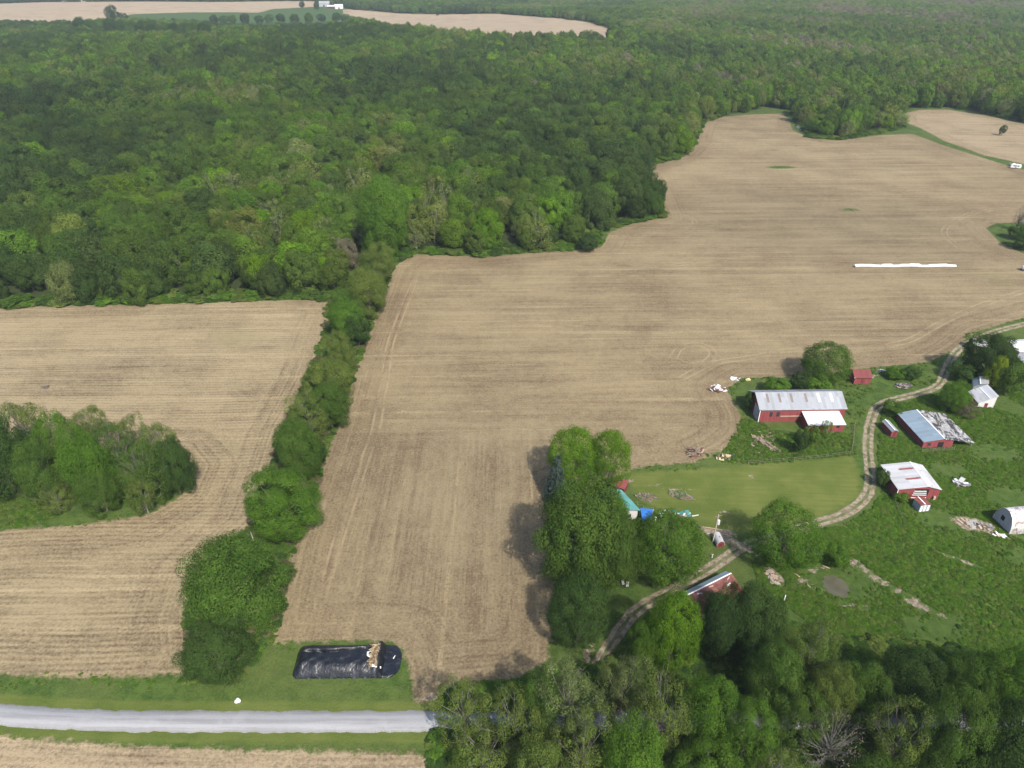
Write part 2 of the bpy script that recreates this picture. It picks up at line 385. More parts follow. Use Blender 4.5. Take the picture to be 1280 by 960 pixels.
def sheet(name, fsel, mat):
    q = quads[fsel]; used = np.unique(q); rem = np.full(len(gx), -1); rem[used] = np.arange(len(used)); q = rem[q]
    me = bpy.data.meshes.new(name); me.vertices.add(len(used)); me.vertices.foreach_set('co', VV[used].ravel())
    me.loops.add(q.size); me.loops.foreach_set('vertex_index', q.ravel().astype(np.int32))
    me.polygons.add(len(q)); me.polygons.foreach_set('loop_start', np.arange(0, q.size, 4, dtype=np.int32))
    me.update(calc_edges=True)
    for k, a in A.items():
        at = me.attributes.new(k, 'FLOAT', 'POINT'); at.data.foreach_set('value', a[used].astype(np.float32))
    me.materials.append(mat); me.shade_smooth()
    return link(bpy.data.objects.new(name, me))
for k, (nm, lab, cat, mk) in GNAMES.items():
    if (cls == k).any(): tag(sheet(nm, cls == k, GM[mk]), lab, cat, None, 'structure')

# ---- road
t = NT('chip_seal'); p = t.pos(); r = t.sep(p)
n = t.noise(t.map(p, (0,0,0), (.05,.9,1)), 1, 4, .6); g = t.noise(p, 6, 3, .7); bl = t.noise(p, .25, 3)
c = t.mix(t.ss(n, .35, .65), (.20,.20,.203), (.265,.265,.268)); c = t.mix(t.ss(g, .4, .7, 0, .5), c, (.165,.165,.17)); c = t.mix(t.ss(bl, .55, .7, 0, .35), c, (.30,.30,.30))
ac = t.math('ADD', t.attr('across'), t.math('MULTIPLY', t.math('SUBTRACT', t.noise(p, .12, 3), .5), .1))
ln = t.math('MAXIMUM', t.ss(t.math('ABSOLUTE', t.math('SUBTRACT', ac, .29)), .13, .04), t.ss(t.math('ABSOLUTE', t.math('SUBTRACT', ac, .71)), .13, .04))
c = t.mix(t.math('MULTIPLY', ln, .45), c, (.30,.30,.305)); ed = t.ss(t.math('ABSOLUTE', t.math('SUBTRACT', ac, .5)), .38, .5)
c = t.mix(t.math('MULTIPLY', ed, t.ss(g, .35, .6)), c, (.16,.15,.12))
c = t.mix(t.ss(t.noise(t.map(p, (0,0,0), (.35,1.6,1)), 1, 5, .75), .62, .72, 0, .4), c, (.14,.14,.142))
CHIP = t.done(t.bsdf(c, .9, 0, t.bump(g, .3, .05)))
def dens(pl, step=1.0):
    out = []
    for a, b in zip(pl[:-1], pl[1:]):
        k = max(1, int(np.hypot(*(b-a))/step)); out += [a + (b-a)*i/k for i in range(k)]
    return np.array(out + [pl[-1]])
def resample(pl, n):
    d = np.concatenate([[0], np.cumsum(np.hypot(*np.diff(pl, axis=0).T))]); u = np.linspace(0, d[-1], n)
    return np.stack([np.interp(u, d, pl[:,0]), np.interp(u, d, pl[:,1])], -1)
N = 260
rl, rr = resample(ROADL, N), resample(ROADR, N)
m = MB()
for i in range(N):
    a = Vector((*rl[i], 0)); b = Vector((*rr[i], 0)); d = (b-a).normalized()
    ja, jb = random.gauss(0, .11), random.gauss(0, .11)
    for q, z in ((a - d*(ja+.12), -.05), (a - d*ja, .05), ((a+b)/2, .09), (b + d*jb, .05), (b + d*(jb+.12), -.05)): m.v.append((q.x, q.y, z))
for i in range(N-1):
    for k in range(4): m.f.append((i*5+k, i*5+k+1, i*5+k+6, i*5+k+5)); m.m.append(0)
ro = m.build('road', CHIP, None, True); at = ro.data.attributes.new('across', 'FLOAT', 'POINT'); at.data.foreach_set('value', np.tile([-.04, 0, .5, 1, 1.04], N).astype(np.float32))
tag(ro, 'pale grey chip-seal country road along the bottom', 'road', None, 'structure')

# ---- pond and mud hole
WAT = plain('pond_water', (.11,.12,.10), .25, 0, .1)
def blob_sheet(name, pxl, rx, ry, mat, z, label, cat):
    cx, cy = P(*pxl); m = MB(); k = 26
    m.add([(cx, cy, z+gz(cx,cy))] + [(cx + rx*math.cos(2*math.pi*i/k)*(1+.12*math.sin(3*i)), cy + ry*math.sin(2*math.pi*i/k)*(1+.1*math.cos(2*i+1)), z+gz(cx,cy)) for i in range(k)], [(0, 1+i, 1+(i+1)%k) for i in range(k)])
    return tag(m.build(name, mat), label, cat, None, 'structure')
MUD = plain('wet_mud', (.08,.074,.045), .5, 0, .2, .4)
blob_sheet('puddle', (1045,733), 2.7, 3.2, MUD, .03, 'brown muddy puddle in the pasture', 'puddle')
blob_sheet('pond', (1013,161), 11, 14, WAT, .5, 'small grey pond behind the bushes at the far field corner', 'pond')

# ------------------------------------------------------------------ foliage materials
def leaf_mat(name, kind):
    t = NT(name)
    tint = t.n('ShaderNodeAttribute', attribute_name='tint', attribute_type='INSTANCER').outputs['Color'] if kind == 'inst' else t.n('ShaderNodeObjectInfo').outputs['Color']
    sh = t.attr('shade')
    v = t.ss(sh, 0, 1, .55, 1.5, 'LINEAR')
    h = t.n('ShaderNodeHueSaturation'); t.set(h.inputs['Color'], tint); t.set(h.inputs['Value'], v)
    t.set(h.inputs['Hue'], t.ss(sh, 0, 1, .515, .485, 'LINEAR'))
    d = t.n('ShaderNodeBsdfDiffuse'); t.set(d.inputs[0], h.outputs[0])
    tr = t.n('ShaderNodeBsdfTranslucent')
    h2 = t.n('ShaderNodeHueSaturation'); t.set(h2.inputs['Color'], h.outputs[0]); h2.inputs['Value'].default_value = 1.15; h2.inputs['Hue'].default_value = .485
    t.set(tr.inputs[0], h2.outputs[0])
    mx = t.n('ShaderNodeMixShader'); mx.inputs[0].default_value = .42
    t.t.links.new(d.outputs[0], mx.inputs[1]); t.t.links.new(tr.outputs[0], mx.inputs[2])
    return t.done(mx.outputs[0])
LEAF = leaf_mat('leaf', 'obj'); LEAFI = leaf_mat('leaf_of_the_mass', 'inst')
BARK = plain('bark', (.13,.11,.09), .9, 0, .3, 3); DEADBARK = plain('dead_bark', (.115,.108,.097), .9, 0, .25, 3); MIDBARK = plain('grey_bark', (.15,.137,.118), .9, 0, .25, 3); PALEBARK = plain('pale_bark', (.26,.245,.22), .9, 0, .25, 3)

def lowfreq(d, seed):
    r = np.random.default_rng(seed); o = 0
    for k in range(6):
        w = r.normal(size=3) * (1.4 + .5*k); o = o + np.sin(d @ w + r.uniform(0, 6)) / (1 + .35*k)
    return o / 2.6
def leaf_quads(pos, nor, size, r):
    n = len(pos); a = np.cross(nor, r.normal(size=(n,3))); a /= np.linalg.norm(a, axis=1, keepdims=True)+1e-9; b = np.cross(nor, a)
    s = size * r.uniform(.65, 1.35, (n,1)); w = s * r.uniform(.55, .9, (n,1))
    return np.stack([pos - a*s*.5, pos + b*w*.5 + nor*s*.08, pos + a*s*.5, pos - b*w*.5 + nor*s*.08], 1).reshape(-1, 3)
def crown_arrays(seed, nc=70, nl=160, ls=.055, cr=(.19,.30), lob=.16, keep=1.0, inner=.2, low=-.8, rad=.76, up=.2):
    r = np.random.default_rng(seed); i = np.arange(nc) + .5
    ph = np.arccos(1 - 2*i/nc); th = math.pi*(1+5**.5)*i
    d = np.stack([np.cos(th)*np.sin(ph), np.sin(th)*np.sin(ph), np.cos(ph)], -1) + r.normal(size=(nc,3))*.16
    d /= np.linalg.norm(d, axis=1, keepdims=True); d = d[d[:,2] > low]
    R_ = rad*(1 + lob*lowfreq(d, seed+1)) * r.uniform(.9, 1.06, len(d)); c = d*R_[:,None]
    ni = int(nc*inner); di = r.normal(size=(ni,3)); di /= np.linalg.norm(di, axis=1, keepdims=True)
    c = np.vstack([c, di*r.uniform(.2,.5,(ni,1))]); d = np.vstack([d, di])
    rc = r.uniform(*cr, len(c)); cv = r.uniform(0, 1, len(c)); pos, nor, sh = [], [], []
    for k in range(len(c)):
        m = int(nl*keep*(rc[k]/.25)**2*r.uniform(.8,1.2)) + 3
        e = r.normal(size=(m*2,3)); e /= np.linalg.norm(e, axis=1, keepdims=True); e = e[(e @ d[k]) > -.4][:m]
        q = c[k] + rc[k]*e*r.uniform(.72,1.06,(len(e),1))*np.array([1,1,.9])
        nn = e*.9 + d[k]*.35 + np.array([0,0,up]) + r.normal(size=e.shape)*.34; nn /= np.linalg.norm(nn, axis=1, keepdims=True)
        pos.append(q); nor.append(nn); sh.append(np.clip(.5 + .38*(cv[k]-.5) + r.normal(size=len(e))*.16, 0, 1))
    pos, nor, sh = np.vstack(pos), np.vstack(nor), np.concatenate(sh)
    v = leaf_quads(pos, nor, ls, r); ext = np.percentile(np.abs(v), 97.5, axis=0); v = v/ext*np.array([.97,.97,.97])
    return v, sh, c/ext
def leaf_mesh(name, v, sh, mat, trunk=None, tmat=None):
    nq = len(v)//4
    if trunk: tv, tf = np.array(trunk.v), trunk.f
    else: tv, tf = np.zeros((0,3)), []
    me = bpy.data.meshes.new(name); allv = np.vstack([v, tv]) if len(tv) else v
    me.vertices.add(len(allv)); me.vertices.foreach_set('co', allv.ravel())
    li = list(range(nq*4)); ls_ = list(range(0, nq*4, 4))
    for f in tf: ls_.append(len(li)); li += [i + nq*4 for i in f]
    me.loops.add(len(li)); me.loops.foreach_set('vertex_index', np.array(li, np.int32))
    me.polygons.add(len(ls_)); me.polygons.foreach_set('loop_start', np.array(ls_, np.int32))
    me.materials.append(mat)
    if trunk:
        me.materials.append(tmat); me.polygons.foreach_set('material_index', np.array([0]*nq + [1]*len(tf), np.int32))
    me.update(calc_edges=True)
    at = me.attributes.new('shade', 'FLOAT', 'FACE'); at.data.foreach_set('value', np.concatenate([sh, np.full(len(tf), .5)]).astype(np.float32))
    return me
ZC = 1.18
def trunk_mb(seed, cents, nlimb=9, rad=.045, twig=False):
    r = random.Random(seed); m = MB()
    j = lambda s_: r.uniform(-s_, s_)
    p0, p1, p2, p3 = (0,0,-.06), (j(.03),j(.03),.3), (j(.06),j(.06),.75), (j(.1),j(.1),ZC+.35)
    m.tube([p0,p1,p2,p3], [rad*1.35, rad, rad*.75, rad*.2], 8)
    cs = list(range(len(cents))); r.shuffle(cs)
    for k in cs[:nlimb]:
        c = cents[k]; e = Vector((c[0], c[1], c[2]+ZC)); h = max(.25, min(1.1, e.z*.45 + r.uniform(0,.2)))
        st = Vector((0,0,h)); mid = st.lerp(e, .5) + Vector((j(.06), j(.06), -.06))
        m.tube([st, mid, e], [rad*.45, rad*.28, rad*.09], 5)
        if twig:
            for q in range(5):
                tt = e + Vector((j(.3), j(.3), r.uniform(-.05,.3))); m.tube([mid.lerp(e, r.uniform(.3,1)), tt], [rad*.12, rad*.03], 3)
    return m
def proto(seed, far=False, bark=None, nlimb=9, twig=False, inst=False, **kw):
    v, sh, cents = crown_arrays(seed, **kw); v = v + np.array([0,0,ZC]); tm = trunk_mb(seed, cents, nlimb, twig=twig)
    bk = bark or BARK
    if inst: return leaf_mesh('woods_tree', v, sh, LEAFI, tm, bk)
    tr = bpy.data.meshes.new('trunk'); tr.from_pydata(tm.v, [], tm.f); tr.materials.append(bk)
    return leaf_mesh('crown', v, sh, LEAF), tr
PROTO = {
 'round': [proto(100+k, nc=150, nl=390, ls=.030, cr=(.13,.22), lob=.15, inner=.15) for k in range(4)],
 'rugged': [proto(120+k, nc=110, nl=500, ls=.030, cr=(.14,.27), lob=.34, inner=.18) for k in range(4)],
 'sparse': [proto(140+k, nc=90, nl=320, ls=.033, cr=(.11,.23), lob=.36, inner=.15, nlimb=24, twig=True, bark=MIDBARK) for k in range(3)],
 'bare': [proto(160+k, nc=46, nl=26, ls=.045, cr=(.15,.25), lob=.3, inner=.3, nlimb=60, twig=True, bark=DEADBARK) for k in range(2)],
 'wood': [proto(180+k, nc=64, nl=210, ls=.056, cr=(.17,.31), lob=.32) for k in range(6)],
 'woodthin': [proto(200+k, nc=44, nl=72, ls=.07, cr=(.16,.30), lob=.32, nlimb=22, twig=True, bark=MIDBARK) for k in range(2)],
 'bush': [proto(220+k, nc=36, nl=120, ls=.08, cr=(.2,.38), lob=.38, low=-.95, nlimb=5) for k in range(3)],
}
# spruce: tiers of drooping needles
def spruce(seed):
    r = np.random.default_rng(seed); pos, nor, sh = [], [], []
    for k in range(20):
        z = .1 + 2.05*k/20; rr = (1 - z/2.25)**.85*1.02; nb = max(5, int(22*rr)+4)
        for b in range(nb):
            a = r.uniform(0, 6.28); L = rr*r.uniform(.75,1.08); q = r.uniform(.15,1,(26,1)); dirv = np.array([math.cos(a), math.sin(a), -.22])
            pp = np.array([0,0,z]) + dirv*q*L + r.normal(size=(26,3))*.035; pos.append(pp)
            nn = np.array([math.cos(a)*.4, math.sin(a)*.4, .8]) + r.normal(size=(26,3))*.5; nor.append(nn/np.linalg.norm(nn,axis=1,keepdims=True)); sh.append(np.clip(r.uniform(.2,.8)+r.normal(size=26)*.12,0,1))
    v = leaf_quads(np.vstack(pos), np.vstack(nor), .1, r); tm = MB(); tm.tube([(0,0,-.05),(0,0,1),(0,0,2.1)], [.06,.04,.01], 7)
    tr = bpy.data.meshes.new('trunk'); tr.from_pydata(tm.v, [], tm.f); tr.materials.append(BARK)
    return leaf_mesh('crown', v, np.concatenate(sh), LEAF), tr
PROTO['spruce'] = [spruce(5)]

TINT = dict(bright=(.096,.188,.014), fresh=(.079,.153,.019), mid=(.069,.124,.022), dark=(.050,.091,.022), deep=(.040,.073,.020), olive=(.108,.150,.032), pale=(.130,.172,.052), grey=(.150,.145,.090), blue=(.066,.096,.074), yellow=(.146,.207,.016), brown=(.120,.104,.058))
def jitter(c, s_=.1):
    k = random.uniform(1-s_, 1+s_); return tuple(max(.004, a*k*random.uniform(1-s_*.4, 1+s_*.4)) for a in c)
_pc = {}
def plant(name, x, y, r, rz, kind, tint, label, cat='tree', group=None, z=None):
    i = _pc.get(kind, 0); _pc[kind] = i + 1; cm, tm = PROTO[kind][i % len(PROTO[kind])]
    o = empty(name, x, y, gz(x, y) if z is None else z, random.uniform(0, 6.28), label, cat, group); o.scale = (r, r, rz)
    c = link(bpy.data.objects.new('crown', cm), o); c.color = (*jitter(TINT[tint] if isinstance(tint, str) else tint, .06), 1)
    link(bpy.data.objects.new('trunk' if kind != 'bush' else 'stem', tm), o)
    return o
def tree_box(box, kind, tint, label, name='broadleaf_tree', cat='tree', group=None, zc=ZC):
    """place a tree so its crown fills this pixel box of the photograph"""
    x0, y0, x1, y1 = box; cx, cy = (x0+x1)/2, (y0+y1)/2; hw, hh = (x1-x0)/2, (y1-y0)/2
    z = 0.0; rz = r = 5
    for _ in range(12):
        dx, dy, dz = ray(cx, cy); tt = (z - CH)/dz; X, Y = dx*tt, dy*tt; pm = ppm(X, Y, z)
        dep = math.atan2(CH - z, Y); r = hw/pm; e2 = (hh/pm)**2 - (r*math.sin(dep))**2
        rz = max(math.sqrt(max(e2, 0))/math.cos(dep), .55*r); rz = min(rz, 1.7*r); z = zc*rz + gz(X, Y)
    return plant(name, X, Y, r, rz, kind, tint, label, cat, group)

# ---- trees of the yard
T = tree_box
T((686,534,747,606),'round','bright','bright green round maple at the field edge, touching its twin on the right','maple_tree')
T((737,536,789,604),'round','bright','smaller bright green round maple right of its twin, north of the house','maple_tree')
T((676,566,716,622),'spruce','blue','blue-grey spruce between the bright maples and the big dark tree','spruce_tree')
T((671,602,784,728),'rugged','mid','largest dark green shade tree left of the teal house roof')
T((735,610,787,688),'rugged','fresh','green tree whose crown overlaps the left side of the teal roof')
T((720,640,800,730),'rugged','mid','dark green tree in front of the house, between the largest tree and the round one')
T((787,640,882,726),'round','fresh','round dense green tree beside the blue tarp','maple_tree')
T((686,720,763,805),'round','dark','dark green round tree alone between field edge and lower drive')
T((808,736,876,842),'round','bright','tall bright yellow-green tree beside the drive at the ruined red shed','maple_tree')
T((784,775,838,838),'rugged','fresh','shorter green tree tucked against the tall bright tree by the drive')
T((942,632,1026,712),'round','fresh','round green tree on the inside of the gravel track bend','maple_tree')
T((1003,428,1064,478),'round','mid','leafy green tree behind the right end of the long red barn')
# ---- hedgerow between the two stubble fields
HG = 'trees of the hedgerow between the stubble fields'
for b, k, ti, la in [
 ((226,772,308,850),'rugged','dark','dark green tree nearest the road at the end of the hedgerow'),
 ((234,670,350,790),'rugged','mid','widest tree of the hedgerow, mid green, second from the road'),
 ((305,588,398,676),'rugged','fresh','round fresh green hedgerow tree, third from the road'),
 ((345,527,398,600),'rugged','mid','mid green hedgerow tree directly above the fresh round one'),
 ((378,545,406,585),'bush','dark','small dark hedgerow tree on the field side of the fourth tree'),
 ((358,492,412,548),'sparse','olive','olive hedgerow tree halfway along the row, left side'),
 ((385,478,437,535),'rugged','mid','mid green hedgerow tree halfway along the row, right side'),
 ((378,446,440,500),'rugged','olive','yellowish olive hedgerow tree below the fallen white log'),
 ((408,416,442,462),'rugged','olive','narrow olive hedgerow tree left of the fallen white log'),
 ((412,377,455,424),'rugged','fresh','fresh green round hedgerow tree at the corner of the left field'),
 ((432,395,462,432),'bush','dark','low dark hedgerow tree right of the fresh round corner tree'),
 ((414,358,460,396),'rugged','mid','hedgerow tree where the left field meets the woods'),
 ((436,336,484,392),'rugged','olive','dusky olive hedgerow tree near the top of the row'),
 ((450,306,494,356),'rugged','olive','tall olive hedgerow tree at the corner of the big field'),
 ((352,565,376,600),'bush','brown','brownish bush in the hedgerow above the round fresh tree'),
]:
    T(b, k, ti, la, group=HG)
T((448,232,512,318),'rugged','fresh','tallest bright green tree at the corner of the woods by the hedgerow')
# ---- thicket in the left field
TG = 'trees of the thicket inside the left field'
for b, k, ti, la in [
 ((-40,520,32,612),'rugged','dark','dark thicket tree cut by the picture edge'),
 ((2,500,60,572),'sparse','olive','olive tree standing highest at the back of the thicket'),
 ((20,548,72,628),'rugged','mid','mid green tree in front of the tall olive thicket tree'),
 ((52,520,108,600),'rugged','fresh','fresh green tree in the left half of the thicket'),
 ((88,508,132,560),'sparse','olive','thin olive tree at the back of the thicket centre'),
 ((80,545,138,625),'rugged','fresh','brightest green tree in the middle of the thicket'),
 ((120,530,172,600),'sparse','mid','mid green tree behind the bare grey trunk in the thicket'),
 ((140,520,180,570),'sparse','olive','small thin olive tree at the back right of the thicket'),
 ((150,553,204,632),'sparse','mid','leafy tree with a pale stem at the front right of the thicket'),
 ((170,528,222,590),'sparse','olive','olive tree in the back of the right end of the thicket'),
 ((192,550,239,616),'rugged','dark','dark tree at the right tip of the thicket'),
 ((98,583,150,640),'rugged','mid','low spreading tree on the front edge of the thicket'),
 ((48,602,92,642),'sparse','olive','olive half-leafed bush on the front edge of the thicket'),
 ((158,588,194,640),'sparse','olive','thin olive tree at the front edge of the thicket'),
 
 ((148,548,172,606),'bare','grey','bare grey tree among the leafy thicket trees')]:
    T(b, k, ti, la, group=TG)
# ---- grove along the road at the lower right
GG = 'trees of the grove by the road'
for b, k, ti, la in [
 ((546,850,612,930),'sparse','olive','thin olive tree overhanging the road at the left end of the grove'),
 ((606,862,684,950),'sparse','olive','thin olive tree over the road, second from the left end'),
 ((560,900,650,985),'sparse','olive','half-leafed olive tree on the near side of the road'),
 ((638,846,700,925),'rugged','mid','mid green tree where the field meets the grove'),
 ((668,826,750,926),'sparse','pale','pale olive tree left of the drive entrance'),
 ((745,822,810,900),'sparse','pale','pale olive tree right of the drive entrance, in front of the tall bright tree'),
 ((790,845,862,940),'sparse','olive','wide olive tree at the foot of the tall bright tree'),
 ((690,890,770,985),'sparse','olive','olive tree on the near side of the road in the grove centre'),
 ((752,905,830,1000),'rugged','fresh','fresh green crown at the bottom edge below the drive'),
 ((640,925,710,1010),'rugged','olive','olive crown at the bottom edge of the grove, left part'),
 ((852,850,925,935),'rugged','fresh','fresh green tree right of the wide olive one'),
 ((900,880,966,960),'rugged','fresh','fresh green round crown near the bottom beside the brown gap'),
 ((872,733,932,836),'rugged','deep','deep green tree shading the ruined red shed'),
 ((908,738,984,830),'rugged','dark','dark tree at the top of the grove, right of the ruined shed'),
 ((930,805,1000,890),'rugged','mid','mid green tree below the dark top tree'),
 ((978,780,1045,860),'sparse','olive','olive tree at the pasture edge above the grove'),
 ((965,860,1030,930),'rugged','mid','mid green crown left of the dead white tree'),
 ((1010,835,1065,905),'rugged','olive','olive-green tree above the dead white tree'),
 ((1045,828,1108,900),'rugged','mid','broad green tree beside the pasture, in the grove middle'),
 ((1100,812,1180,895),'rugged','dark','dark broad tree on the pasture edge'),
 ((1090,880,1160,965),'sparse','olive','thin olive tree near the bottom with a bent pale limb'),
 ((1150,870,1235,985),'rugged','mid','large mid green crown at the bottom right'),
 ((1178,820,1245,895),'rugged','mid','green tree on the pasture edge, second from the right'),
 ((1228,812,1310,905),'rugged','fresh','fresh green tree at the right picture edge'),
 ((1222,885,1320,1000),'rugged','dark','dark crown in the bottom right corner'),
 ((840,930,930,1020),'rugged','fresh','fresh green crown cut by the bottom edge'),
 ((940,935,1010,1010),'sparse','olive','olive crown at the bottom edge left of the dead tree'),
 ((1062,945,1140,1020),'rugged','mid','mid green crown at the bottom edge right of the dead tree')]:
    T(b, k, ti, la, group=GG)
T((1000,888,1078,968),'bare','grey','dead white-grey tree with spreading bare branches in the grove','dead_tree')
# ---- bushes and trees about the barns
for b, k, ti, la, nm in [
 ((1212,416,1268,472),'rugged','deep','dark tree hiding the small brown shed at the upper right','broadleaf_tree'),
 ((1233,446,1258,484),'round','yellow','bright yellow-green tree behind the white metal roof','broadleaf_tree'),
 ((1246,452,1282,490),'bush','mid','green bush right of the bright yellow-green tree','bush'),
 ((1178,477,1214,514),'rugged','fresh','fresh green tree beside the track, left of the white metal roof','broadleaf_tree'),
 ((1196,500,1222,522),'sparse','brown','thin brownish bush in front of the white-roofed shed','bush'),
 ((1188,452,1218,476),'bush','dark','dark bush left of the dark tree by the track','bush'),
 ((1006,468,1040,490),'bush','fresh','light green bush at the foot of the tree behind the long barn','bush'),
 ((990,466,1010,488),'bush','deep','dark bush left of the light one behind the long barn','bush'),
 ((955,474,986,492),'bush','fresh','green bush behind the middle of the long barn roof','bush'),
 ((930,490,944,512),'bush','dark','dark bush against the left gable of the long barn','bush'),
 ((1032,680,1062,708),'bush','fresh','fresh green bush right of the round tree on the track bend','bush'),
 ((1096,588,1112,608),'bush','dark','dark bush against the left wall of the white-striped barn','bush'),
 ((1118,614,1136,628),'bush','fresh','light green bush in front of the white-striped barn','bush'),
 ((1104,500,1132,520),'bush','mid','green bush between the track and the little red shed','bush'),
 ((1108,460,1130,474),'bush','fresh','green bush at the field edge right of the small maroon shed','bush'),
 ((1128,458,1150,474),'bush','dark','dark bush behind the scrap heap beside the track','bush'),
 ((1026,524,1040,546),'sparse','fresh','sapling in front of the white lean-to roof','sapling'),
 ((992,538,1010,566),'bush','deep','dark bush in the weedy pen below the long barn','bush'),
 ((1004,532,1024,556),'bush','mid','mid green bush in front of the left end of the lean-to','bush'),
 ((893,727,938,790),'sparse','mid','thin green tree leaning over the right end of the ruined shed','broadleaf_tree'),
 ((872,738,914,774),'sparse','mid','green tree half hiding the ruined shed roof','broadleaf_tree'),
 ((722,294,748,313),'bush','deep','round dark bush on the grass notch below the woods','bush'),
 ((1262,280,1284,298),'bush','mid','green bush on the grassy island at the right','bush'),
 ((1268,291,1296,311),'bush','dark','dark bush on the lower side of the grassy island','bush'),
 ((1250,157,1258,168),'rugged','deep','small lone dark tree standing in the far small field','broadleaf_tree'),
 ((1166,522,1180,538),'bare','grey','leafless grey sapling in front of the blue-grey barn roof','sapling'),
 
 ((1128,20,1128.1,20.1),None,None,None,None)]:
    if k: T(b, k, ti, la, nm, 'tree' if 'tree' in nm else 'bush')
T((1268,252,1286,290),'bare','brown','bare dead tree standing on the grassy island at the right','dead_tree')

# ------------------------------------------------------------------ the big woods: 300 nearest trees as things, the rest one mass
def wnoise(x, y, s_, seed):
    r = np.random.default_rng(seed); o = 0
    for k in range(7):
        a = r.uniform(0, 6.28); f = r.uniform(.6, 2.2)/s_; o = o + np.sin((x*math.cos(a)+y*math.sin(a))*f*2*math.pi + r.uniform(0,6.28))
    return o/2.6
pts = []
yy = 225.0
while yy < 3300:
    cell = 11.0 if yy < 800 else min(11.0 + (yy-800)/260, 17)
    W = .82*yy + 160; n_ = int(2*W/cell)
    xx = -W + (np.arange(n_) + .5)*cell + rng.uniform(-.48,.48,n_)*cell; yv = yy + rng.uniform(-.48,.48,n_)*cell
    pts.append(np.stack([xx, yv, np.full(n_, cell)], -1)); yy += cell*.92
pts = np.vstack(pts)
d = np.minimum(sdf(pts[:,0], pts[:,1], WOODS), -np.maximum.reduce([sdf(pts[:,0], pts[:,1], q) for q in (FAR_TAN, FAR_GREEN, CLEAR, GLADE1)]))
keep = d > .8; pts = pts[keep]; d = d[keep]
n = len(pts); cell = pts[:,2]
rad = cell*rng.uniform(.46,.80,n); rad = np.where(d < 12, rad*.85, rad); rad = np.where(rng.random(n) < .16, rad*.6, rad)
rzz = rad*rng.uniform(.95,1.45,n); rzz = np.clip(rzz, 4.5, 9.4); rzz = np.where(pts[:,1] > 1300, np.minimum(rzz, 7.0), rzz)
# species colour drifts over the woods, with single odd trees
k1 = wnoise(pts[:,0], pts[:,1], 330, 3) + .00045*pts[:,0] + .0002*(pts[:,1]-600); k2 = rng.normal(size=n)*.7
kk = k1*1.0 + k2 + .75*np.clip(pts[:,0]/450, -.35, 1)*np.clip((pts[:,1]-330)/250, 0, 1) - .15
PALN = ['deep','dark','mid','fresh','bright','olive','pale','grey']
cls_t = np.select([kk < -1.4, kk < -.55, kk < .45, kk < .95, kk < 1.05, kk < 1.65, kk < 2.2], [0,1,2,3,4,5,6], 7)
cls_t = np.where(rng.random(n) < .02, 4, cls_t)
tint = np.array([TINT[p_] for p_ in PALN])[cls_t] * rng.uniform(.88,1.20,(n,1)) * np.array([1.08,1,1.0]) * rng.uniform(.94,1.06,(n,3))
# individuals: those that show largest
dist = np.hypot(pts[:,0], pts[:,1]) + np.where(np.abs(pts[:,0]) > .76*pts[:,1]+25, 1e6, 0)
order = np.argsort(dist - 5*rad); ind = np.zeros(n, bool); ind[order[:280]] = True
WL = {0:'deep green tree among those along the near edge of the big woods',1:'dark green tree among those along the near edge of the big woods',2:'mid green tree among those along the near edge of the big woods',
  3:'fresh green tree among those along the near edge of the big woods',4:'bright green tree among those along the near edge of the big woods',5:'olive tree among those along the near edge of the big woods',
  6:'pale half-leafed tree among those along the near edge of the big woods',7:'grey half-leafed tree among those along the near edge of the big woods'}
for i in np.where(ind)[0]:
    kd = 'wood' if cls_t[i] < 5 else ('woodthin' if random.random() < .75 else 'wood')
    plant('woods_tree', pts[i,0], pts[i,1], rad[i], rzz[i], kd, tuple(tint[i]), WL[int(cls_t[i])], 'tree', 'trees along the near edge of the big woods', z=gz(pts[i,0], pts[i,1]) - .2*rzz[i])

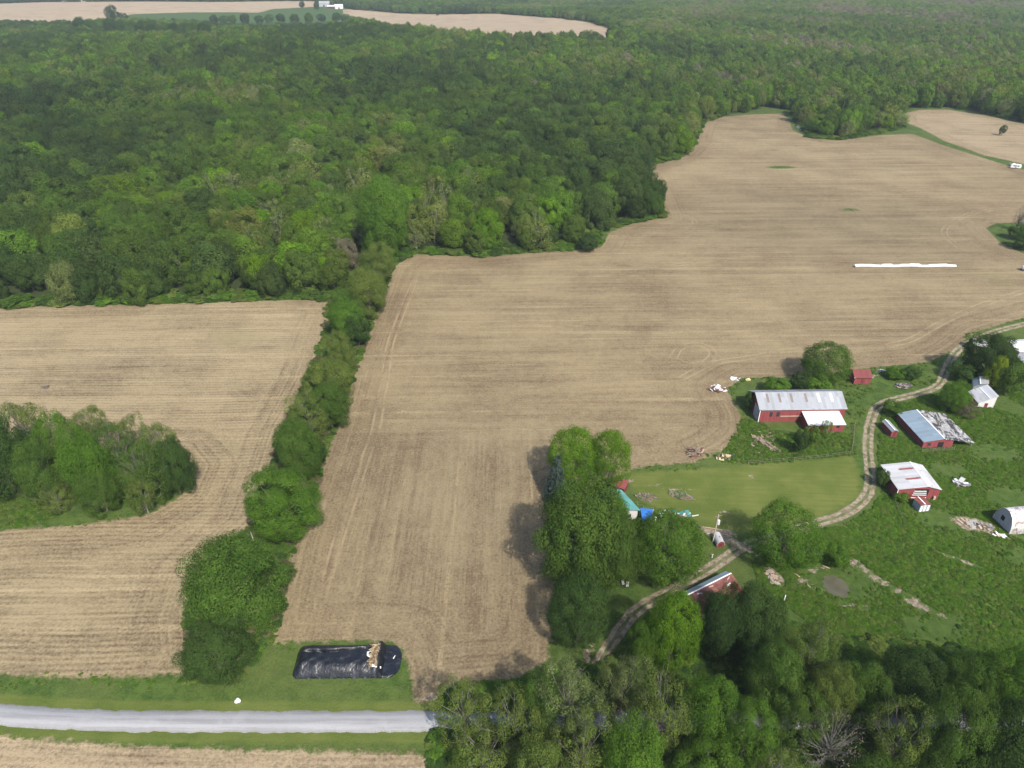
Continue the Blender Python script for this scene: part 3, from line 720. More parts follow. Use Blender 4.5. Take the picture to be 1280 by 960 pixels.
def gn_scatter(name, P3, scale3, rot, idxs, tints, meshes, label, cat):
    col = bpy.data.collections.new(name + '_kinds')
    for me in meshes:
        col.objects.link(bpy.data.objects.new(me.name, me))
    me = bpy.data.meshes.new(name); me.vertices.add(len(P3)); me.vertices.foreach_set('co', np.asarray(P3, np.float32).ravel())
    a = me.attributes.new('size', 'FLOAT_VECTOR', 'POINT'); a.data.foreach_set('vector', np.asarray(scale3, np.float32).ravel())
    a = me.attributes.new('spin', 'FLOAT_VECTOR', 'POINT'); a.data.foreach_set('vector', np.asarray(np.stack([rot*0, rot*0, rot], -1), np.float32).ravel())
    a = me.attributes.new('pick', 'INT', 'POINT'); a.data.foreach_set('value', np.asarray(idxs, np.int32))
    a = me.attributes.new('tint', 'FLOAT_COLOR', 'POINT'); a.data.foreach_set('color', np.concatenate([tints, np.ones((len(P3),1))], 1).astype(np.float32).ravel())
    g = bpy.data.node_groups.new(name, 'GeometryNodeTree')
    g.interface.new_socket('Geometry', in_out='INPUT', socket_type='NodeSocketGeometry'); g.interface.new_socket('Geometry', in_out='OUTPUT', socket_type='NodeSocketGeometry')
    N_ = g.nodes.new; gi, go = N_('NodeGroupInput'), N_('NodeGroupOutput')
    m2p = N_('GeometryNodeMeshToPoints'); ip = N_('GeometryNodeInstanceOnPoints'); ci = N_('GeometryNodeCollectionInfo'); ci.inputs[0].default_value = col
    ci.inputs['Separate Children'].default_value = True; ci.inputs['Reset Children'].default_value = True; ip.inputs['Pick Instance'].default_value = True
    def na(nm, ty):
        q = N_('GeometryNodeInputNamedAttribute'); q.data_type = ty; q.inputs[0].default_value = nm; return q.outputs[0]
    e2r = N_('FunctionNodeEulerToRotation'); L = g.links.new
    L(na('spin','FLOAT_VECTOR'), e2r.inputs[0]); L(gi.outputs[0], m2p.inputs[0]); L(m2p.outputs[0], ip.inputs['Points']); L(ci.outputs[0], ip.inputs['Instance'])
    L(na('pick','INT'), ip.inputs['Instance Index']); L(e2r.outputs[0], ip.inputs['Rotation']); L(na('size','FLOAT_VECTOR'), ip.inputs['Scale']); L(ip.outputs[0], go.inputs[0])
    o = link(bpy.data.objects.new(name, me)); md = o.modifiers.new('scatter', 'NODES'); md.node_group = g
    return tag(o, label, cat, None, 'stuff')
near_k = [proto(300+k, inst=True, nc=60, nl=130, ls=.064, cr=(.17,.32), lob=.32, nlimb=6) for k in range(4)]
thin_k = [proto(310+k, inst=True, nc=44, nl=70, ls=.07, cr=(.16,.30), lob=.32, nlimb=18, twig=True, bark=MIDBARK) for k in range(2)]
far_k = [proto(320+k, inst=True, nc=30, nl=60, ls=.115, cr=(.23,.40), lob=.33, nlimb=4) for k in range(4)]
W_MESH = near_k + thin_k + far_k
mi = ~ind; D = np.hypot(pts[mi,0], pts[mi,1]); nn_ = mi.sum()
pick = np.where(D < 650, np.where((cls_t[mi] >= 5) & (rng.random(nn_) < .7), rng.integers(4,6,nn_), rng.integers(0,4,nn_)), np.where((cls_t[mi] >= 6) & (D < 1100), rng.integers(4,6,nn_), rng.integers(6,10,nn_)))
P3 = np.stack([pts[mi,0], pts[mi,1], relief(pts[mi,0], pts[mi,1]) - .2*rzz[mi]], -1); S3 = np.stack([rad[mi], rad[mi], rzz[mi]], -1)
gn_scatter('woods', P3, S3, rng.uniform(0,6.28,nn_), pick, tint[mi], W_MESH, 'continuous mass of mixed green woods filling the upper half', 'woods')

# ---- undergrowth and weeds
WEED = []
for k in range(3):
    v, sh, c = crown_arrays(400+k, nc=10, nl=22, ls=.30, cr=(.35,.6), lob=.5, low=-.3, rad=.6, up=1.6); v = v*np.array([1,1,.42]) + np.array([0,0,.25]); WEED.append(leaf_mesh('weed', v, sh, LEAFI))
def weeds(n_, region, x0, x1, y0, y1, sz, tints, name, label):
    xx, yv = rng.uniform(x0, x1, n_), rng.uniform(y0, y1, n_); k = region(xx, yv); xx, yv = xx[k], yv[k]; m_ = len(xx)
    ti = np.array([TINT[q] for q in tints])[rng.integers(0, len(tints), m_)]*rng.uniform(.8,1.2,(m_,1)); s_ = rng.uniform(*sz, m_)*np.exp(rng.normal(size=m_)*.2)
    return np.stack([xx, yv, relief(xx, yv)], -1), np.stack([s_, s_, s_*rng.uniform(.6,1.1,m_)], -1), ti
def rough(x, y): return wnoise(x, y, 26, 11)
tkd = lambda x, y: np.minimum(abs(linedist(x, y, TRK)), abs(linedist(x, y, TRK2)))
dirtd = lambda x, y: np.maximum.reduce([ell(x, y, *q) for q in DIRT])
r1 = weeds(230000, lambda x, y: (sdf(x,y,PAST) > .5) & (rough(x,y) + rng.normal(size=len(x))*.35 > -.15) & (tkd(x,y) > 2.6) & (dirtd(x,y) < -.3), 55, 200, 78, 215, (.22,.48), ['fresh','fresh','olive','mid'], 'weeds', '')
r2 = weeds(60000, lambda x, y: (np.abs(np.maximum.reduce(fields_sdf(x,y)) + 1.1 + .8*rough(x,y)) < 1.2) & (tkd(x,y) > 2.4), -150, 260, 82, 330, (.15,.42), ['mid','fresh','olive','fresh'], 'weeds', '')
r3 = weeds(90000, lambda x, y: (np.abs(sdf(x,y,WOODS)-3.5) < 5.0) & (np.maximum.reduce(fields_sdf(x,y)) < -1), -330, 520, 205, 640, (1.2,3.2), ['mid','fresh','dark','olive'], 'weeds', '')
r4 = weeds(9000, lambda x, y: (sdf(x,y,THICK) > 1) & (rough(x,y) > .1), -140, -45, 115, 160, (.25,.6), ['fresh','mid','mid','olive'], 'weeds', '')
r5 = weeds(26000, lambda x, y: (sdf(x,y,GROVE) > 0), -20, 130, 40, 100, (.5,1.5), ['mid','dark','fresh','olive'], 'weeds', '')
penp = poly([(932,525),(1060,545),(1066,566),(940,578),(905,575)])
r6 = weeds(9000, lambda x, y: (sdf(x,y,penp) > -1), 50, 110, 140, 185, (.25,.55), ['fresh','mid','olive','mid'], 'weeds', '')
yb = poly([(930,476),(1090,462),(1175,460),(1165,478),(1100,490),(1080,505),(1065,540),(1058,505),(945,490)])
r7 = weeds(9000, lambda x, y: (sdf(x,y,yb) > -1) & (rough(x,y) > -.3), 60, 190, 150, 260, (.2,.5), ['mid','fresh','olive'], 'weeds', '')
hp_ = poly([(345,790),(366,690),(400,590),(441,470),(470,392),(492,335),(412,374),(403,425),(384,475),(352,540),(334,600),(300,680),(240,715),(232,800),(240,845),(300,850)])
r8 = weeds(14000, lambda x, y: (sdf(x,y,hp_) > -.3), -85, -20, 70, 320, (.5,1.3), ['mid','dark','olive','brown'], 'weeds', '')
rs = (r1, r2, r3, r4, r5, r6, r7, r8)
wp, ws, wt = (np.vstack([q[k] for q in rs]) for k in range(3))
# keep weeds off the buildings' footprints and the tarp (filled in below through NOWEED)
NOWEED = []
# ------------------------------------------------------------------ buildings: helpers
def Pz(px, py, z):
    dx, dy, dz = ray(px, py); t = (z - CH)/dz; return Vector((dx*t, dy*t, z))
def zat(x, y, py):
    k = (480-py)/F; return CH + (k*y*CP - y*SP)/(CP + k*SP)
def on_plane(px, py, o, nrm):
    d = Vector(ray(px, py)); c = Vector((0,0,CH)); t = (Vector(o)-c).dot(nrm)/d.dot(nrm); return c + d*t
def siding(name, col, var=.25, rust=0.0, paint=(.6,.58,.55)):
    t = NT(name); o = t.obj(); x, y, z = t.sep(o)
    u = t.math('ADD', x, y); cv = t.n('ShaderNodeCombineXYZ'); t.set(cv.inputs[0], t.math('MULTIPLY', u, 4.5)); t.set(cv.inputs[2], t.math('MULTIPLY', z, .25))
    b = t.noise(cv.outputs[0], 1, 3, .6); w = t.noise(o, .7, 5, .7)
    c = t.mix(t.ss(b, .3, .7), tuple(a*(1-var) for a in col), tuple(a*(1+var) for a in col))
    c = t.mix(t.ss(w, .58, .75, 0, .5), c, (.20,.13,.10)); c = t.mix(t.ss(z, .7, 0, 0, .35), c, (.09,.06,.045))
    c = t.mix(t.ss(t.noise(o, 1.7, 4, .8), .66, .74, 0, .5), c, paint)
    gr = t.math('SINE', t.math('MULTIPLY', u, 24)); return t.done(t.bsdf(c, .8, 0, t.bump(t.math('ADD', gr, b), .25, .04)))
def sheet_metal(name, col, rust=.3, rustcol=(.22,.085,.05), dirty=(.2,.19,.18), rough=.5, along='x', stripes=None, torn=None, metal=.25):
    t = NT(name); o = t.obj(); x, y, z = t.sep(o); a = x if along == 'x' else y; b = y if along == 'x' else x
    pan = t.math('FLOOR', t.math('MULTIPLY', a, 1/.9)); cv = t.n('ShaderNodeCombineXYZ'); t.set(cv.inputs[0], pan); t.set(cv.inputs[1], t.math('FLOOR', t.math('MULTIPLY', b, .28)))
    wn = t.n('ShaderNodeTexWhiteNoise', noise_dimensions='3D'); t.set(wn.inputs[0], cv.outputs[0])
    k = t.ss(wn.outputs[0], 0, 1, .82, 1.1, 'LINEAR'); h = t.n('ShaderNodeHueSaturation'); t.set(h.inputs['Color'], col); t.set(h.inputs['Value'], k); c = h.outputs[0]
    st = t.noise(t.map(o, (0,0,0), (2.2,.3,.3) if along == 'x' else (.3,2.2,.3)), 1, 4, .65); w = t.noise(o, .8, 5, .7)
    c = t.mix(t.ss(st, .5, .75, 0, .45), c, dirty)
    c = t.mix(t.ss(t.math('ADD', w, t.math('MULTIPLY', st, .35)), .88 - rust*.35, .98 - rust*.35, 0, .85), c, rustcol)
    if stripes:
        ax, edges, lo, hi, sc_, ot = stripes; s_ = (x, y, z)[ax]; m_ = None; oo_ = (x, y, z)[ot]
        wob = t.math('MULTIPLY', t.math('SUBTRACT', t.noise(o, 1.2, 3), .5), .5)
        for e, hw_ in edges:
            q = t.ss(t.math('ABSOLUTE', t.math('SUBTRACT', t.math('ADD', s_, wob), e)), hw_+.05, hw_-.05); m_ = q if m_ is None else t.math('MAXIMUM', m_, q)
        m_ = t.math('MULTIPLY', m_, t.math('MULTIPLY', t.ss(oo_, lo-.2, lo+.4), t.ss(oo_, hi+.2, hi-.4)))
        c = t.mix(t.math('MULTIPLY', m_, .9), c, sc_)
    if torn:
        q = t.noise(t.map(o, (0,0,.2), (.55,.2,.5)), 1, 4, .75, 1.2); q2 = t.noise(t.map(o, (0,0,-.1), (.4,1.3,1)), 1, 3, .6, .5)
        c = t.mix(t.ss(q, .47, .52), c, (.05,.048,.046)); c = t.mix(t.ss(q2, .55, .6), c, (.30,.28,.265)); c = t.mix(t.ss(q2, .36, .33), c, (.66,.65,.62))
    rb = t.math('SINE', t.math('MULTIPLY', a, 2*math.pi/.3)); return t.done(t.bsdf(c, rough, metal, t.bump(rb, .3, .04), .4))
RED = siding('red_siding', (.19,.042,.043)); MAROON = siding('maroon_siding', (.12,.022,.023)); WHITEWALL = siding('white_siding', (.5,.48,.46), .08, paint=(.3,.2,.16)); BROWNWALL = siding('brown_siding', (.10,.045,.035)); GREYWALL = siding('grey_siding', (.28,.29,.30), .12)
GALV = sheet_metal('galvanised_roof', (.29,.30,.315), .12, dirty=(.17,.16,.155)); WHITEROOF = sheet_metal('white_roof', (.62,.62,.62), -.5, dirty=(.6,.6,.6)); BLUEGREY = sheet_metal('blue_grey_roof', (.22,.28,.325), -.4, along='y', dirty=(.26,.31,.35))
TORN = sheet_metal('torn_roof', (.42,.41,.40), .1, along='y', torn=True); TEAL = sheet_metal('teal_roof', (.12,.34,.31), -.6, along='y', dirty=(.14,.35,.32)); RUSTY = sheet_metal('rusty_roof', (.14,.042,.038), .75, (.2,.08,.055), (.14,.05,.045), .7, metal=0)
MAROONROOF = sheet_metal('maroon_roof', (.14,.03,.028), .2, (.09,.05,.045), (.08,.03,.03), .7, metal=0); STREAKW = sheet_metal('streaked_white_roof', (.52,.51,.50), .35, (.24,.13,.10))
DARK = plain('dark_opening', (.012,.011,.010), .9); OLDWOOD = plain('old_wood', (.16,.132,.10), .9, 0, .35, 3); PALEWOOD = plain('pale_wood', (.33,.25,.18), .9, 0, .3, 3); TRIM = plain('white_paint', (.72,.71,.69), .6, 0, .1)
SKYL = plain('brown_skylight', (.16,.13,.115), .5, 0, .2); GLASS = plain('window_glass', (.03,.035,.04), .15)
PLASTIC = plain('white_plastic', (.58,.58,.58), .4, 0, .06); YELL = plain('yellow_junk', (.5,.43,.22), .6, 0, .15); STEEL = plain('dark_steel', (.1,.095,.09), .6, .3, .3); RUSTM = plain('rusty_steel', (.13,.06,.04), .8, 0, .35, 4); TEALP = plain('teal_plastic', (.04,.2,.17), .5); CONC = plain('concrete', (.27,.26,.245), .9)

def gable(name, label, base, eaveF, eaveB, ridge, eaveR, wall, roofs, over=.35, wallR=None, th=.12, cat='barn', D=None):
    """gable building whose ridge runs away from the viewer. Pixels: base of the near left corner, near and far end of the left eave, near end of the ridge, near end of the right eave"""
    A = Vector((*P(*base), 0)); hw = zat(A.x, A.y, eaveF[1]); B = Pz(*eaveB, hw); ax = Vector((B.x-A.x, B.y-A.y, 0)); L = D or ax.length; ax.normalize(); nx_ = Vector((ax.y, -ax.x, 0))
    loc = lambda v: ((v-A).dot(nx_), v.z)
    rx, rz_ = loc(on_plane(*ridge, A, ax)); ex, ez = loc(on_plane(*eaveR, A, ax)); rz_ = max(rz_, hw+.25)
    W = ex if wallR is None else loc(on_plane(*wallR, A, ax))[0]
    zw = rz_ + (ez-rz_)*(W-rx)/(ex-rx)
    o = empty(name, A.x, A.y, 0, math.atan2(nx_.y, nx_.x), label, cat)
    g = .03
    m = MB(); m.prism([(0,-.2),(W,-.2),(W,zw-g),(rx,rz_-g),(0,hw-g)], 'y', 0, L); m.build('wall', wall, o)
    s1 = (rz_-hw)/rx; s2 = (ez-rz_)/(ex-rx); f = over
    a = MB(); a.slab([(-f,-f,hw-f*s1+th),(rx,-f,rz_+th),(rx,L+f,rz_+th),(-f,L+f,hw-f*s1+th)], th); a.build('roof_slope', roofs[0], o)
    b = MB(); b.slab([(rx+.004,-f,rz_+th),(ex+f*.3,-f,ez+f*.3*s2+th),(ex+f*.3,L+f,ez+f*.3*s2+th),(rx+.004,L+f,rz_+th)], th); b.build('roof_slope', roofs[1], o)
    c = MB(); c.box(rx-.12,-f-.01,rz_+th+.003,rx+.14,L+f+.01,rz_+th+.06); c.build('ridge_cap', TRIM, o)
    NOWEED.append((*( A + nx_*W/2 + ax*L/2).xy, max(W, L)/2))
    return o, dict(W=W, L=L, hw=hw, rx=rx, rz=rz_, ex=ex, ez=ez, zw=zw, A=A)
def long_gable(name, label, bl, br, eave_y, D, rise, wall, roofs, over=.35, th=.12, cat='barn', hw=None, back=None, ridgef=.5):
    """gable building whose ridge runs along the front; bl, br pixel corners of the front wall's foot"""
    A = Vector((*P(*bl), 0)); B = Vector((*P(*br), 0)); A.z = B.z = gz(A.x, A.y); ax = B-A; L = ax.length; ax.normalize(); ny_ = Vector((-ax.y, ax.x, 0)); z0 = A.z
    if hw is None: hw = zat(A.x, A.y, eave_y) - z0
    o = empty(name, A.x, A.y, z0, math.atan2(ax.y, ax.x), label, cat); yr = D*ridgef; rz_ = hw+rise; g = .03; f = over
    hb = hw if back is None else back
    m = MB(); m.prism([(0,-.2),(D,-.2),(D,hb-g),(yr,rz_-g),(0,hw-g)], 'x', 0, L); m.build('wall', wall, o)
    s = rise/yr; s2 = (rz_-hb)/(D-yr)
    a = MB(); a.slab([(-f,-f,hw-f*s+th),(L+f,-f,hw-f*s+th),(L+f,yr,rz_+th),(-f,yr,rz_+th)], th); a.build('roof_slope', roofs[0], o)
    b = MB(); b.slab([(-f,yr+.004,rz_+th),(L+f,yr+.004,rz_+th),(L+f,D+f,hb-f*s2+th),(-f,D+f,hb-f*s2+th)], th); b.build('roof_slope', roofs[1], o)
    NOWEED.append((*(A + ax*L/2 + ny_*D/2).xy, max(L, D)/2))
    return o, dict(L=L, D=D, hw=hw, rz=rz_, yr=yr, s=s, th=th)
def part_box(o, name, mat, *b): m = MB(); m.box(*b); return m.build(name, mat, o)
# ---- long red barn
o, q = long_gable('long_barn', 'long red barn with pale metal roof and dark skylight strips', (947,528), (1053,526.5), 512, 10.5, 2.6, RED, (GALV, GALV))
print('long barn', q)
L, hw, yr, s, th = q['L'], q['hw'], q['yr'], q['s'], q['th']
for fx, light in ((.115,0),(.255,0),(.395,0),(.565,0),(.715,1),(.865,1)):
    x = fx*L; m = MB(); y0, y1 = yr*.38, yr*.9
    m.slab([(x-.35,y0,hw+s*y0+th+.02),(x+.35,y0,hw+s*y0+th+.02),(x+.35,y1,hw+s*y1+th+.02),(x-.35,y1,hw+s*y1+th+.02)], .018); m.build('skylight', WHITEROOF if light else SKYL, o)
    y0, y1 = yr*1.2, yr*1.8; m = MB(); zb = lambda y_: q['rz'] - s*(y_-yr) + th + .02
    m.slab([(x-.35,y0,zb(y0)),(x+.35,y0,zb(y0)),(x+.35,y1,zb(y1)),(x-.35,y1,zb(y1))], .018)
    if fx < .7: m.build('skylight', SKYL, o)
part_box(o, 'sliding_door', GREYWALL, -.10, .6, 0, -.003, 4.2, hw*.95)
part_box(o, 'trim', PALEWOOD, .25*L, -.05, hw*.42, .56*L, -.004, hw*.5)
part_box(o, 'trim', TRIM, -.03, -.06, hw*.02, .16, -.003, hw*.93)
for x in (.12, .2): part_box(o, 'window', GLASS, x*L, -.05, hw*.45, x*L+.9, -.004, hw*.78)
# ---- lean-to in front of it
A = Vector((*P(1009,540), 0)); o, q = long_gable('chicken_shed', 'low red shed with bright white roof in front of the long barn', (1009,540.5), (1053.5,539.5), 531.5, 7.2, 1.4, RED, (WHITEROOF, WHITEROOF), .3, cat='shed', ridgef=.93)
for x in (.16, .78): part_box(o, 'window', DARK, x*q['L'], -.05, q['hw']*.55, x*q['L']+.9, -.004, q['hw']*.85)
part_box(o, 'door', OLDWOOD, .45*q['L'], -.06, 0, .45*q['L']+1.0, -.004, q['hw']*.8)
# ---- big barn with torn roof
o, q = gable('barn', 'barn with blue-grey left roof and torn patched right roof', (1152,560.5), (1152,552), (1123,517), (1180,548), (1217,553), RED, (BLUEGREY, TORN), wallR=(1193,549.5))
print('torn', q)
W, L, hw = q['W'], q['L'], q['hw']
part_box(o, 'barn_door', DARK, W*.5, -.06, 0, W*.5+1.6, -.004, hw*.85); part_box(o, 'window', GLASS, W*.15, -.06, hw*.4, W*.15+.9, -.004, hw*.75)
part_box(o, 'fascia', TRIM, q['rx']+.3, -.45, q['rz']-.12, q['rx']+.5, -.36, q['rz']+.12)
for k in range(5):
    yk = .2 + k*(L-.4)/4; part_box(o, 'post', OLDWOOD, q['ex']-.35, yk-.1, -.2, q['ex']-.15, yk+.1, q['ez']-.05)
# ---- white roofed barn with rust stripes
STRIPE = lambda q: sheet_metal('striped_roof', (.50,.49,.48), .22, (.35,.2,.17), (.5,.49,.48), along='y', stripes=(1, [(q['L']*.34,.34),(q['L']*.76,.34)], q['rx']*.42, q['rx']*.97, (.24,.045,.04), 0))
o, q = gable('barn', 'red barn with white roof crossed by two rusty red stripes', (1118.5,624), (1118.5,611), (1103,582), (1160,607.5), (1176,611.5), RED, (GALV, STREAKW))
for ch in [c_ for c_ in o.children if c_.name.startswith('roof_slope')][:1]: ch.data.materials[0] = STRIPE(q)
print('stripe', q)
W, hw = q['W'], q['hw']
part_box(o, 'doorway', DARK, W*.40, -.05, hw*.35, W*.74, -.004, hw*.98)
for k, z in enumerate((.16, .42, .6, .78)): part_box(o, 'gate_board', TRIM, W*.36 + .1*k, -.14, hw*z, W*.72 - .15*k, -.06, hw*z+.16)
part_box(o, 'leaning_board', PALEWOOD, W*.88, -.5, 0, W*.93, -.15, 1.3)
part_box(o, 'corner_trim', TRIM, -.04, -.05, 0, .12, -.003, hw*.93)
# ---- small shed in front of it
CORR = sheet_metal('corrugated_wall', (.36,.41,.46), -.4, dirty=(.62,.63,.64), along='x')
o, q = gable('shed', 'small pale blue metal shed with rusty roof before the striped barn', (1148,640), (1148,632), (1143,623.5), (1156,630.3), (1164,631), CORR, (RUSTY, RUSTY), .15, cat='shed')
for k in range(3): part_box(o, 'white_panel', TRIM, .2+k*q['W']*.33, -.03, .1, .2+k*q['W']*.33+.45, -.003, q['hw']*.9)
# ---- little red shed with grey roof
o, q = gable('shed', 'little red shed with flat grey roof beside the track bend', (1112.5,547), (1112.5,539), (1104,526.5), (1118,537.5), (1123,539), RED, (GALV, GALV), .25, cat='shed')
part_box(o, 'door', MAROON, q['W']*.3, -.05, 0, q['W']*.7, -.004, q['hw']*.85)
# ---- maroon shed beyond the long barn
o, q = long_gable('shed', 'small maroon shed right of the tree behind the long barn', (1066.5,480.5), (1087,480.5), 472, 5.2, 1.5, RED, (MAROONROOF, MAROONROOF), .3, cat='shed')
part_box(o, 'door', MAROON, q['L']*.4, -.05, 0, q['L']*.6, -.004, q['hw']*.85)
for x in (-.33, q['L']+.2): part_box(o, 'trim', TRIM, x, -.32, q['hw']-.05, x+.13, -.2, q['hw']+.16)
# ---- white roofed shed and the blue grey one behind it
o, q = gable('shed', 'red shed with white gable and white metal roof near the upper right trees', (1221,509), (1221,503), (1211,489.5), (1237.5,498.5), (1247.5,495), RED, (STREAKW, WHITEROOF), .3, cat='shed')
print('white', q)
m = MB(); m.prism([(.05,0),(q['W']-.05,0),(q['W']-.05,q['zw']-.1),(q['rx'],q['rz']-.1),(.05,q['hw']-.1)], 'y', -.06, -.004); m.build('gable_end', WHITEWALL, o)
part_box(o, 'door', MAROON, q['W']*.4, -.1, 0, q['W']*.6, -.064, q['hw']*.9)
o, q = gable('shed', 'small shed with blue-grey and white striped roof behind the white one', (1214.5,489.5), (1214.5,482.5), (1216.5,473.5), (1225.5,480), (1236,479.5), GREYWALL, (BLUEGREY, STREAKW), .25, cat='shed')
# ---- brown shed under the dark tree
o, q = long_gable('shed', 'dark brown shed with pale roof half under the dark tree', (1215,439.5), (1231,441), 432, 5.0, 1.6, BROWNWALL, (STREAKW, GALV), .3, cat='shed')
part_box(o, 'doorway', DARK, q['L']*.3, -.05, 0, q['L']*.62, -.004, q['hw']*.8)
# ---- barn at the right picture edge
o, q = long_gable('barn', 'red barn with white roof and grey lean-to at the right picture edge', (1268,449), (1312,447), 439.5, 8.0, 1.6, RED, (WHITEROOF, WHITEROOF), .4)
m = MB(); hw = q['hw']; m.slab([(-1.2,-6.8,hw*.45),(q['L'],-6.8,hw*.45),(q['L'],-.02,hw*.85),(-1.2,-.02,hw*.85)], .12); m.build('lean_to_roof', GALV, o)
for k in range(4): part_box(o, 'post', OLDWOOD, -.9+k*3.6, -6.6, -.2, -.7+k*3.6, -6.4, hw*.45-.13)
# ---- arched shed at the right edge
def arch_shed(name, label, bl, br, D, H, wallmat, roofmat, cat='shed', over=.15):
    A = Vector((*P(*bl), 0)); B = Vector((*P(*br), 0)); ax = B-A; L = ax.length; o = empty(name, A.x, A.y, 0, math.atan2(ax.y, ax.x), label, cat)
    n_ = 14; pr = lambda k_, sh: [(D/2 - (D/2+sh)*math.cos(math.pi*i/n_), max(0, (H+sh)*math.sin(math.pi*i/n_)**.8)) for i in range(n_+1)]
    m = MB(); m.prism(pr(0,-.03), 'x', 0, L); m.build('wall', wallmat, o)
    a, b = pr(0, 0), pr(0, .12); m = MB(); prof = [(p_[0], p_[1]) for p_ in b] + [(p_[0], p_[1]) for p_ in a[::-1]]
    for i in range(n_):
        m.add([(x_, *q_) for x_ in (-over, L+over) for q_ in (a[i], a[i+1], b[i+1], b[i])], [(0,1,2,3),(7,6,5,4),(0,4,5,1),(1,5,6,2),(2,6,7,3),(3,7,4,0)])
    m.build('roof', roofmat, o); NOWEED.append((A.x+L/2, A.y+D/2, max(L, D)/2)); return o, L
ARCH = sheet_metal('patchy_white_roof', (.55,.54,.53), .6, (.25,.15,.12), (.55,.53,.5))
o, L = arch_shed('arched_shed', 'grey arch-roofed shed with patchy white front at the right edge', (1261,668), (1330,662), 5.6, 5.2, GREYWALL, ARCH)
m = MB(); m.obox((-.05,3.2,2.4), (.04,0,0), (0,.5,0), (0,0,.6)); m.build('window', DARK, o)
for k in range(3): m = MB(); m.tube([(1+k*2.4,-1.3,0),(1.3+k*2.4,-.1,1.9)], [.09,.07], 6); m.build('prop', OLDWOOD, o)
# ---- little round roofed shed by the pole
A, B = Vector((*P(895.5,684.5),0)), Vector((*P(905,684),0)); W = (B-A).length
o = empty('shed', A.x, A.y, 0, math.atan2(B.y-A.y, B.x-A.x), 'tiny red shed with rounded grey roof below the utility pole', 'shed'); D = 3.0; H = 1.9; n_ = 10
pr = lambda sh: [(-sh,0)] + [(W/2-(W/2+sh)*math.cos(math.pi*i/n_), .7+(H-.7+sh)*math.sin(math.pi*i/n_)) for i in range(n_+1)] + [(W+sh,0)]
m = MB(); m.prism(pr(-.02), 'y', 0, D); m.build('wall', RED, o)
a, b = pr(0), pr(.1); m = MB()
for i in range(1, n_+1): m.add([(q_[0], y_, q_[1]) for y_ in (-.12, D+.12) for q_ in (a[i], a[i+1], b[i+1], b[i])], [(0,1,2,3),(7,6,5,4),(0,4,5,1),(1,5,6,2),(2,6,7,3),(3,7,4,0)])
m.build('roof', STREAKW, o); part_box(o, 'door', MAROON, W*.3, -.05, 0, W*.7, -.004, 1.3); NOWEED.append((A.x+W/2, A.y+D/2, 2))
# ---- ruined red shed by the drive
RL, RR = Pz(859,744,3.4), Pz(913,717,3.4); ax = (RR-RL); L = ax.length; ax.normalize(); ny_ = Vector((-ax.y, ax.x, 0)); A = RL - ny_*5.0; A.z = 0
o = empty('ruined_shed', A.x, A.y, 0, math.atan2(ax.y, ax.x), 'ruined shed with rusty red roof beside the drive under trees', 'shed')
m = MB(); m.prism([(0,-.2),(6.6,-.2),(6.6,2.45),(5.0,3.27),(0,1.6)], 'x', .2, L-.2); m.build('wall', MAROON, o)
m = MB(); m.slab([(-.3,-.5,1.55),(L*.72,-.5,1.5),(L*.76,5.0,3.4),(-.3,5.0,3.4)], .12); m.build('roof_slope', RUSTY, o)
m = MB(); m.slab([(L*.765,.9,1.75),(L+.3,-.1,1.3),(L+.3,5.0,3.38),(L*.765,5.0,3.38)], .1); m.build('roof_slope', RUSTY, o)
m = MB(); m.slab([(-.3,5.004,3.4),(L+.2,5.004,3.4),(L+.2,6.5,2.72),(-.3,6.5,2.72)], .12); m.build('roof_slope', BLUEGREY, o)
m = MB(); m.box(-.32,4.86,3.405,L+.25,5.14,3.47); m.build('ridge_cap', TRIM, o)
for k, (x, y) in enumerate(((.22,4.2),(.5,4.4),(.62,3.5),(.83,3.2),(.9,4.3),(.4,3.0))): m = MB(); zz = 1.6+(y/5)*1.8; m.obox((x*L,y,zz+.1), (.55,.1*k-.2,.05), (.05,.14,.05), (0,0,.03)); m.build('loose_sheet', (PLASTIC, PALEWOOD, RUSTM)[k%3], o)
NOWEED.append((*(A+ax*L/2+ny_*3).xy, 6))
# ---- house under the shade trees
E0, E1 = Pz(777,612,2.8), Pz(800,637,2.8); d_ = E0-E1; L = d_.length; d_.normalize(); nx_ = Vector((d_.y,-d_.x,0)); W = 9.0; A = E1 - nx_*W; A.z = 0
o = empty('house', A.x, A.y, 0, math.atan2(nx_.y, nx_.x), 'house with teal metal roof hidden beneath the big shade trees', 'house')
m = MB(); m.prism([(0,-.2),(W-.4,-.2),(W-.4,2.62),(W/2,4.5),(0,2.62)], 'y', .3, L-.3); m.build('wall', WHITEWALL, o)
m = MB(); m.slab([(W/2+.004,-.2,4.75),(W,-.2,2.75),(W,L,2.75),(W/2+.004,L,4.75)], .12); m.build('roof_slope', TEAL, o)
m = MB(); m.slab([(-.4,-.2,2.6),(W/2,-.2,4.75),(W/2,L,4.75),(-.4,L,2.6)], .12); m.build('roof_slope', TEAL, o)
for y in (1.5, 4.5): part_box(o, 'window', GLASS, W-.397, y, 1.0, W-.36, y+1.2, 2.1)
part_box(o, 'door', OLDWOOD, W-.397, L*.55, 0, W-.35, L*.55+1, 2.05); part_box(o, 'chimney', MAROON, W/2-.4, L*.3, 4.2, W/2+.3, L*.3+.7, 5.7)
for x in (2, 5.5): part_box(o, 'window', GLASS, x, .25, 1.0, x+1.2, .297, 2.1)
NOWEED.append((*(A+nx_*W/2+d_*L/2).xy, 7))
b0 = Pz(770,606,2.4); b1 = Pz(779,611.5,2.2); m = MB()
o2 = empty('shed', b0.x, b0.y, 0, -.5, 'small shed with faded red roof behind the teal house roof', 'shed'); w_ = (b1-b0).length
